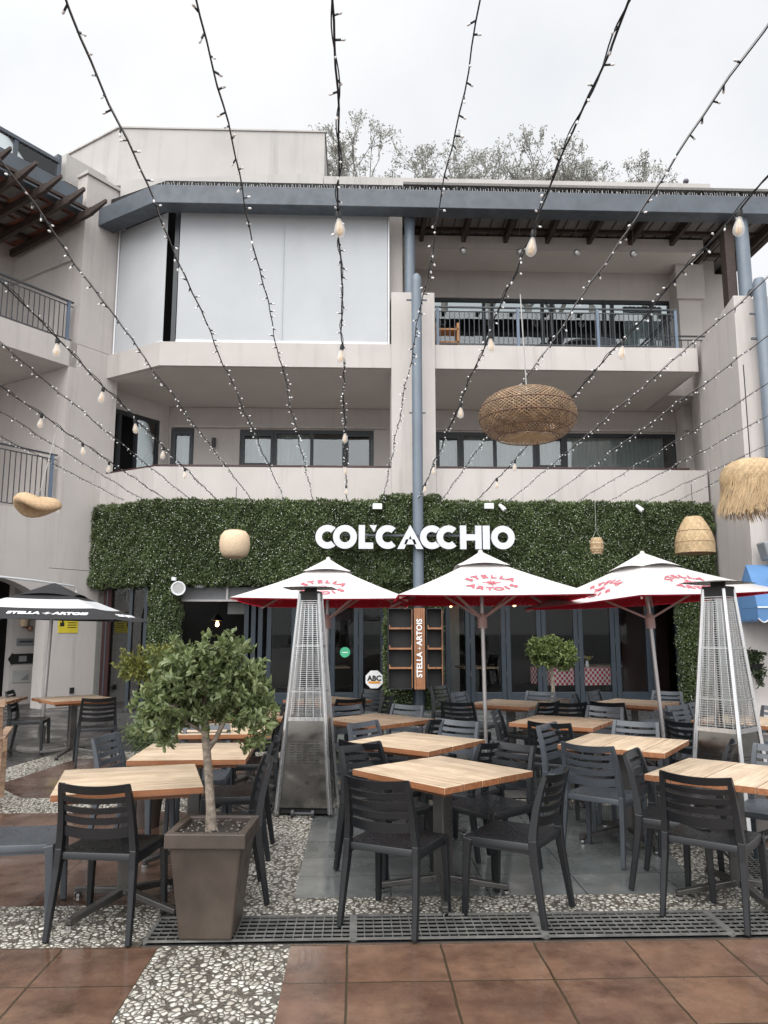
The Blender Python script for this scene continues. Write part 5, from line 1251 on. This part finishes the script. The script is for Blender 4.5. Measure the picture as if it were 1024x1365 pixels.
for i, x in enumerate(SX):
    g = random.Random(100 + i); fest = i in FEST
    t = thing('fairy_light_string', ('black cable of fairy lights and hanging filament bulbs, ' if fest else 'black cable of clear fairy lights, ') + ORD[i] + ' at the hedge', 'string lights', (x, 16.3, 4.32), 0, 'fairy light strings over the terrace')
    def at(y):
        xn, yn = NEAR[i]; q = (16.3 - y) / (16.3 - yn); k = (16.3 - y) / 20.
        return Vector(((xn - x) * q + .010 * math.sin(y * 3.1 + i) + .004 * math.sin(y * 11 + 2 * i), y - 16.3, .16 * min(q, 1.) - .05 * math.sin(PI * min(1, k * 1.3)) + .006 * math.sin(y * 4.7 + i * 2)))
    ys = np.linspace(-3.5, 16.35, 130); MB().tube([at(y) for y in ys], .0065 if fest else .0042, 5).build('cable', 'cable', t, smooth='all')
    if fest: MB().tube([at(y) + Vector((.014 * math.sin(y * 9), 0, .012 * math.cos(y * 9) + .01)) for y in np.linspace(-3.5, 16.35, 260)], .004, 4).build('second_wire', 'cable', t, smooth='all')
    else: MB().tube([at(y) + Vector((0, 0, .014)) for y in ys], .0028, 3).build('support_wire', 'pole', t)
    y0 = max(2.75, abs(x + .1) / .56); m = min(100, int((16.25 - y0) / .138))
    for k in range(m):
        y = 16.2 - k * .138 + g.uniform(-.03, .03)
        if mini_used[0]: o = mini0.copy(); C.objects.link(o)
        else: o = mini0; mini_used[0] = True
        o.parent = t; o.location = at(y); o.rotation_euler = (g.uniform(-1.5, 1.5), g.uniform(-1.9, 1.9), g.uniform(0, 6)); s = g.uniform(.8, 1.0); o.scale = (s, s, s)
    for y in FEST.get(i, []):
        if fb_used[0]: o = copy_tree(fb0, t)
        else: o = fb0; fb_used[0] = True; o.parent = t
        o.location = at(y) + Vector((0, 0, -.01)); o.scale = (.86, .86, .86); o.rotation_euler = (g.uniform(-.12, .12), g.uniform(-.15, .15), g.uniform(0, 6))

# ------------------------------------------------------------------ woven pendants
def weave(mb, prof, n, turns, w, segs=26, sgn=(1, -1)):
    # prof(k)->(r,z); diagonal flat strands in both directions
    for s in sgn:
        for i in range(n):
            pts = []; wd = []
            for j in range(segs + 1):
                k = j / segs; r, z = prof(k); a = 2 * PI * i / n + s * turns * 2 * PI * k; r += .003 * s * (1 if (j + i) % 2 else -1)
                pts.append(Vector((r * math.cos(a), r * math.sin(a), z)))
            for j in range(segs + 1):
                d = (pts[min(j + 1, segs)] - pts[max(j - 1, 0)]).normalized(); k = j / segs; r0, z0 = prof(max(0, k - .02)); r1, z1 = prof(min(1, k + .02)); a = math.atan2(pts[j].y, pts[j].x)
                mer = Vector(((r1 - r0) * math.cos(a), (r1 - r0) * math.sin(a), z1 - z0)); nr = mer.cross(Vector((-math.sin(a), math.cos(a), 0))).normalized(); wd.append(d.cross(nr).normalized())
            mb.ribbon(pts, wd, w)
def ring(mb, r, z, th=.006, n=40): mb.tube([(r * math.cos(2 * PI * k / n), r * math.sin(2 * PI * k / n), z) for k in range(n + 1)], th, 6, caps=False)
t = thing('woven_pendant', 'large oval rattan pendant lamp hanging in front of the balconies', 'lamp', (1.345, 5.9, 3.28))
def pf(k): th = R(12 + 134 * k); return (.385 * math.sin(th) ** .8, .218 * math.cos(th))
mb = MB(); weave(mb, pf, 66, .30, .0085, 22); mb.build('shade', 'rattan', t, fix=False)
mb = MB()
for k in (.46, .66, .86, 1.): r, z = pf(k); ring(mb, r * 1.003, z, .004)
mb.build('hoop', 'rattand', t)
def pf2(k): return (.18 * (1 - k) + .02, -.165 + .05 * k - .02)
mb = MB(); weave(mb, pf2, 40, .12, .010, 8); mb.build('inner_net', 'raffia', t, fix=False)
MB().tube([(0, 0, .2), (-.03, 0, 1.02)], .005, 4).build('cord', 'paper2', t); MB().lathe([(.02, .15), (.03, .06), (.02, .02)], 8).build('socket', 'black', t)
t = thing('round_pendant', 'cream round pendant lamp in front of the left half of the hedge', 'lamp', (-2.31, 14.6, 3.2))
MB().lathe([(.12, .265), (.2, .25), (.27, .16), (.29, .02), (.275, -.12), (.23, -.21), (.16, -.26), (.145, -.255), (.2, -.19), (.25, -.1), (.26, .02)], 28).build('shade', 'paper', t, smooth='all'); MB().tube([(0, 0, .1), (0, 0, 1.1)], .006, 4).build('cord', 'cable', t); ring_ = MB(); ring(ring_, .13, .262, .01, 20); ring_.build('collar', 'raffia', t)
t = thing('cage_pendant', 'small woven cage pendant between the sign and the cone lamp', 'lamp', (4.72, 15.0, 3.24))
mb = MB(); weave(mb, lambda k: (.13 - .035 * abs(2 * k - 1) ** 4, .15 - .3 * k), 18, .18, .022, 8); mb.build('shade', 'raffia', t, fix=False); mb = MB(); [ring(mb, r, z, .008, 16) for r, z in ((.1, .15), (.13, .05), (.13, -.05), (.1, -.15))]; mb.lathe([(.001, -.14), (.09, -.14), (.1, .0), (.09, .13), (.001, .14)], 10); mb.build('hoop', 'paper', t); MB().tube([(-.08, 0, .15), (0, 0, .32), (.08, 0, .15)], .005, 4).tube([(0, 0, .32), (0, 0, 1.07)], .004, 4).build('cord', 'paper2', t)
t = thing('cone_pendant', 'tan bell shaped woven pendant in front of the right end of the hedge', 'lamp', (6.24, 14.0, 3.34))
def pc(k): return (.14 + .21 * math.sin(min(1, k * 1.25) * PI / 2) ** .9, .34 - .68 * k)
mb = MB(); weave(mb, pc, 46, .22, .028, 14); mb.build('shade', 'raffia', t, fix=False); mb = MB(); [ring(mb, pc(k)[0] * 1.01, pc(k)[1], .006, 28) for k in (0, .4, .7, 1.)]; mb.build('hoop', 'rattan', t); MB().lathe([(pc(k / 8)[0] - .012, pc(k / 8)[1]) for k in range(9)], 28).build('lining', 'raffia', t, smooth='all'); MB().tube([(0, 0, .3), (0, 0, .96)], .006, 4).build('cord', 'cable', t); MB().lathe([(.001, .35), (.14, .34)], 20).build('cap', 'raffia', t)
t = thing('twisted_pendant', 'flattened twisted straw pendant hanging at the left in front of the wing balcony', 'lamp', (-4.15, 10.05, 3.22), R(20))
def wob(p): a = math.atan2(p.y, p.x); return Vector((p.x, p.y * .85, p.z + (.055 * math.sin(a * 2 + .9) + .02 * math.sin(a + .5)) * min(1, p.length / .25)))
t.rotation_euler = (R(-13), R(7), R(20))
MB().lathe([(.001, .085), (.10, .09), (.19, .075), (.26, .035), (.295, -.02), (.29, -.06), (.26, -.085), (.21, -.085), (.17, -.06), (.15, -.02), (.14, .03), (.001, .06)], 40, None, wob).build('shade', 'saucer', t, smooth='all')
MB().tube([(-.06, 0, .1), (0, 0, .2), (.06, 0, .1)], .004, 4).tube([(0, 0, .2), (.03, 0, 1.06)], .005, 4).build('cord', 'paper2', t)
t = thing('raffia_pendant', 'straw pendant with a long raffia fringe at the right edge', 'lamp', (3.99, 7.55, 3.12))
def pr_(k): th = R(8 + 100 * k); return (.30 * math.sin(th) ** .75, .20 * math.cos(th))
mb = MB(); weave(mb, pr_, 70, .15, .016, 12); mb.build('shade', 'raffia', t, fix=False); MB().lathe([(pr_(k / 8)[0] - .008, pr_(k / 8)[1]) for k in range(9)], 30).build('lining', 'raffia', t, smooth='all')
mb = MB(); g = random.Random(5)
for i in range(900):
    a = g.uniform(0, 2 * PI); r = .297 + g.uniform(-.012, .004); l = g.uniform(.27, .36); sl_ = g.gauss(-.09, .045); p = Vector((r * math.cos(a), r * math.sin(a), g.uniform(-.07, -.02))); tv = Vector((-math.sin(a), math.cos(a), 0)); q = p + tv * sl_ + Vector((.02 * math.cos(a), .02 * math.sin(a), -l))
    mb.ribbon([p, p.lerp(q, .5) + Vector((.006, .004, 0)), q], [tv, tv, tv], g.uniform(.003, .006))
fo = mb.build('fringe', 'raffia', t, fix=False); MB().tube([(0, 0, .19), (0, 0, 1.2)], .006, 4).build('cord', 'cable', t)
# little glass globes under the roof
for i, (x, l) in enumerate(((2.55, 'leftmost'), (3.95, 'second from the left'), (5.35, 'third from the left'), (6.75, 'rightmost'))):
    t = thing('glass_globe', f'small silver globe under the roof above the upper balcony, {l} of four', 'lantern', (x, 17.6, 10.75), 0, 'globes under the roof')
    MB().lathe([(.001, .1), (.04, .085), (.085, .03), (.09, 0), (.075, -.05), (.04, -.085), (.001, -.095)], 14).build('globe', 'alu', t, smooth='all'); MB().tube([(0, 0, .09), (0, 0, .86)], .004, 4).build('cord', 'pole', t)

# ------------------------------------------------------------------ furniture on the upper balcony
t = thing('wooden_crate', 'orange wooden crate shelf at the left end of the upper balcony', 'crate', (2.1, 17.6, 7.925))
MB().box(-.28, .28, -.2, .2, .08, .12).box(-.28, .28, -.2, .2, .40, .44).box(-.28, .28, -.2, .2, .72, .76).build('shelf', 'orangewood', t); MB().box(-.3, -.24, -.2, .2, 0, .9).box(.24, .3, -.2, .2, 0, .9).build('side', 'orangewood', t)
def lounge(label, x, rz, grey='plastic'):
    t = thing('balcony_chair', label, 'chair', (x, 17.7, 7.925), rz, 'chairs on the upper balcony')
    MB().box(-.28, .28, -.3, .3, .36, .42).build('seat', grey, t, bevel=.02); mb = MB()
    for k in range(6): mb.bar((-.27, -.3 - .03 * k, .46 + .075 * k), (.27, -.3 - .03 * k, .46 + .075 * k), .03, .05)
    for s in (-1, 1): mb.bar((s * .27, -.27, .4), (s * .27, -.48, .92), .04)
    mb.build('backrest', grey, t)
    for sx_ in (-1, 1):
        for sy_ in (-1, 1): MB().bar((sx_ * .26, sy_ * .27, 0), (sx_ * .24, sy_ * .25, .37), .04).build('leg', grey, t)
lounge('dark lounge chair behind the upper balcony railing, left of the two', 4.5, R(120)); lounge('dark lounge chair behind the upper balcony railing, beside the curtain', 6.3, R(200), 'plasticg')
t = thing('balcony_table', 'low dark table between the chairs on the upper balcony', 'table', (5.4, 17.75, 7.925))
MB().prism([(.4 * math.cos(R(a)), .4 * math.sin(R(a))) for a in range(0, 360, 20)], .5, .54).build('tabletop', 'black', t); MB().tube([(0, 0, .02), (0, 0, .5)], .03, 8).lathe([(.001, 0), (.25, 0), (.25, .02), (.001, .03)], 14).build('pole', 'black', t)

# ------------------------------------------------------------------ light, sky, camera
sc = bpy.context.scene
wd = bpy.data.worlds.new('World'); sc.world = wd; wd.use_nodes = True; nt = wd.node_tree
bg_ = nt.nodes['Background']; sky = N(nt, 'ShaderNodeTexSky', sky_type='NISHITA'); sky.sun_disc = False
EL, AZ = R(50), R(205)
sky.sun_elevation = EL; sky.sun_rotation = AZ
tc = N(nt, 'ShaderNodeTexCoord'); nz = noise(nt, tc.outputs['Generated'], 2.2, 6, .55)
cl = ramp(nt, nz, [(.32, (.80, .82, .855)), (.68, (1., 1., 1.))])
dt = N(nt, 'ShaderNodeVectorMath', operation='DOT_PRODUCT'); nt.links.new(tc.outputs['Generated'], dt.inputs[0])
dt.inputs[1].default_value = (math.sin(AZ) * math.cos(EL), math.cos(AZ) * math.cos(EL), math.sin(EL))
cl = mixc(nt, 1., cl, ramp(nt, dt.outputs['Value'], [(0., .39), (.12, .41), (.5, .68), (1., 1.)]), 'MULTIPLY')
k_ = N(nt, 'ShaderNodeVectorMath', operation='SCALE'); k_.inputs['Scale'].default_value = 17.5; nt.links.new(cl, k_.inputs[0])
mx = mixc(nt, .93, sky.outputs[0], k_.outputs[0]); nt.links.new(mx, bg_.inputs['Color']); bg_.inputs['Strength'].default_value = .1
su = bpy.data.lights.new('sun', 'SUN'); su.energy = 1.5; su.angle = R(60); su.color = (1., .97, .93); so_ = bpy.data.objects.new('sun', su); C.objects.link(so_)
dirv = Vector((math.sin(AZ) * math.cos(EL), math.cos(AZ) * math.cos(EL), math.sin(EL))); so_.rotation_euler = dirv.to_track_quat('Z', 'Y').to_euler(); so_.location = dirv * 40
cam = bpy.data.cameras.new('camera'); cam.sensor_fit = 'HORIZONTAL'; cam.sensor_width = 36; cam.lens = 36 * 1030 / 1024; cam.clip_end = 1000; cam.clip_start = .05
co_ = bpy.data.objects.new('camera', cam); C.objects.link(co_); co_.location = (0, 0, 1.6); co_.rotation_euler = (R(90 + 8.694), 0, R(-2)); sc.camera = co_
sc.view_settings.view_transform = 'Standard'; sc.view_settings.look = 'None'; sc.view_settings.exposure = .64; sc.view_settings.gamma = 1
sc.render.engine = 'CYCLES'; sc.cycles.use_denoising = True; sc.cycles.max_bounces = 8; sc.cycles.transparent_max_bounces = 16
sc.cycles.sample_clamp_indirect = 6
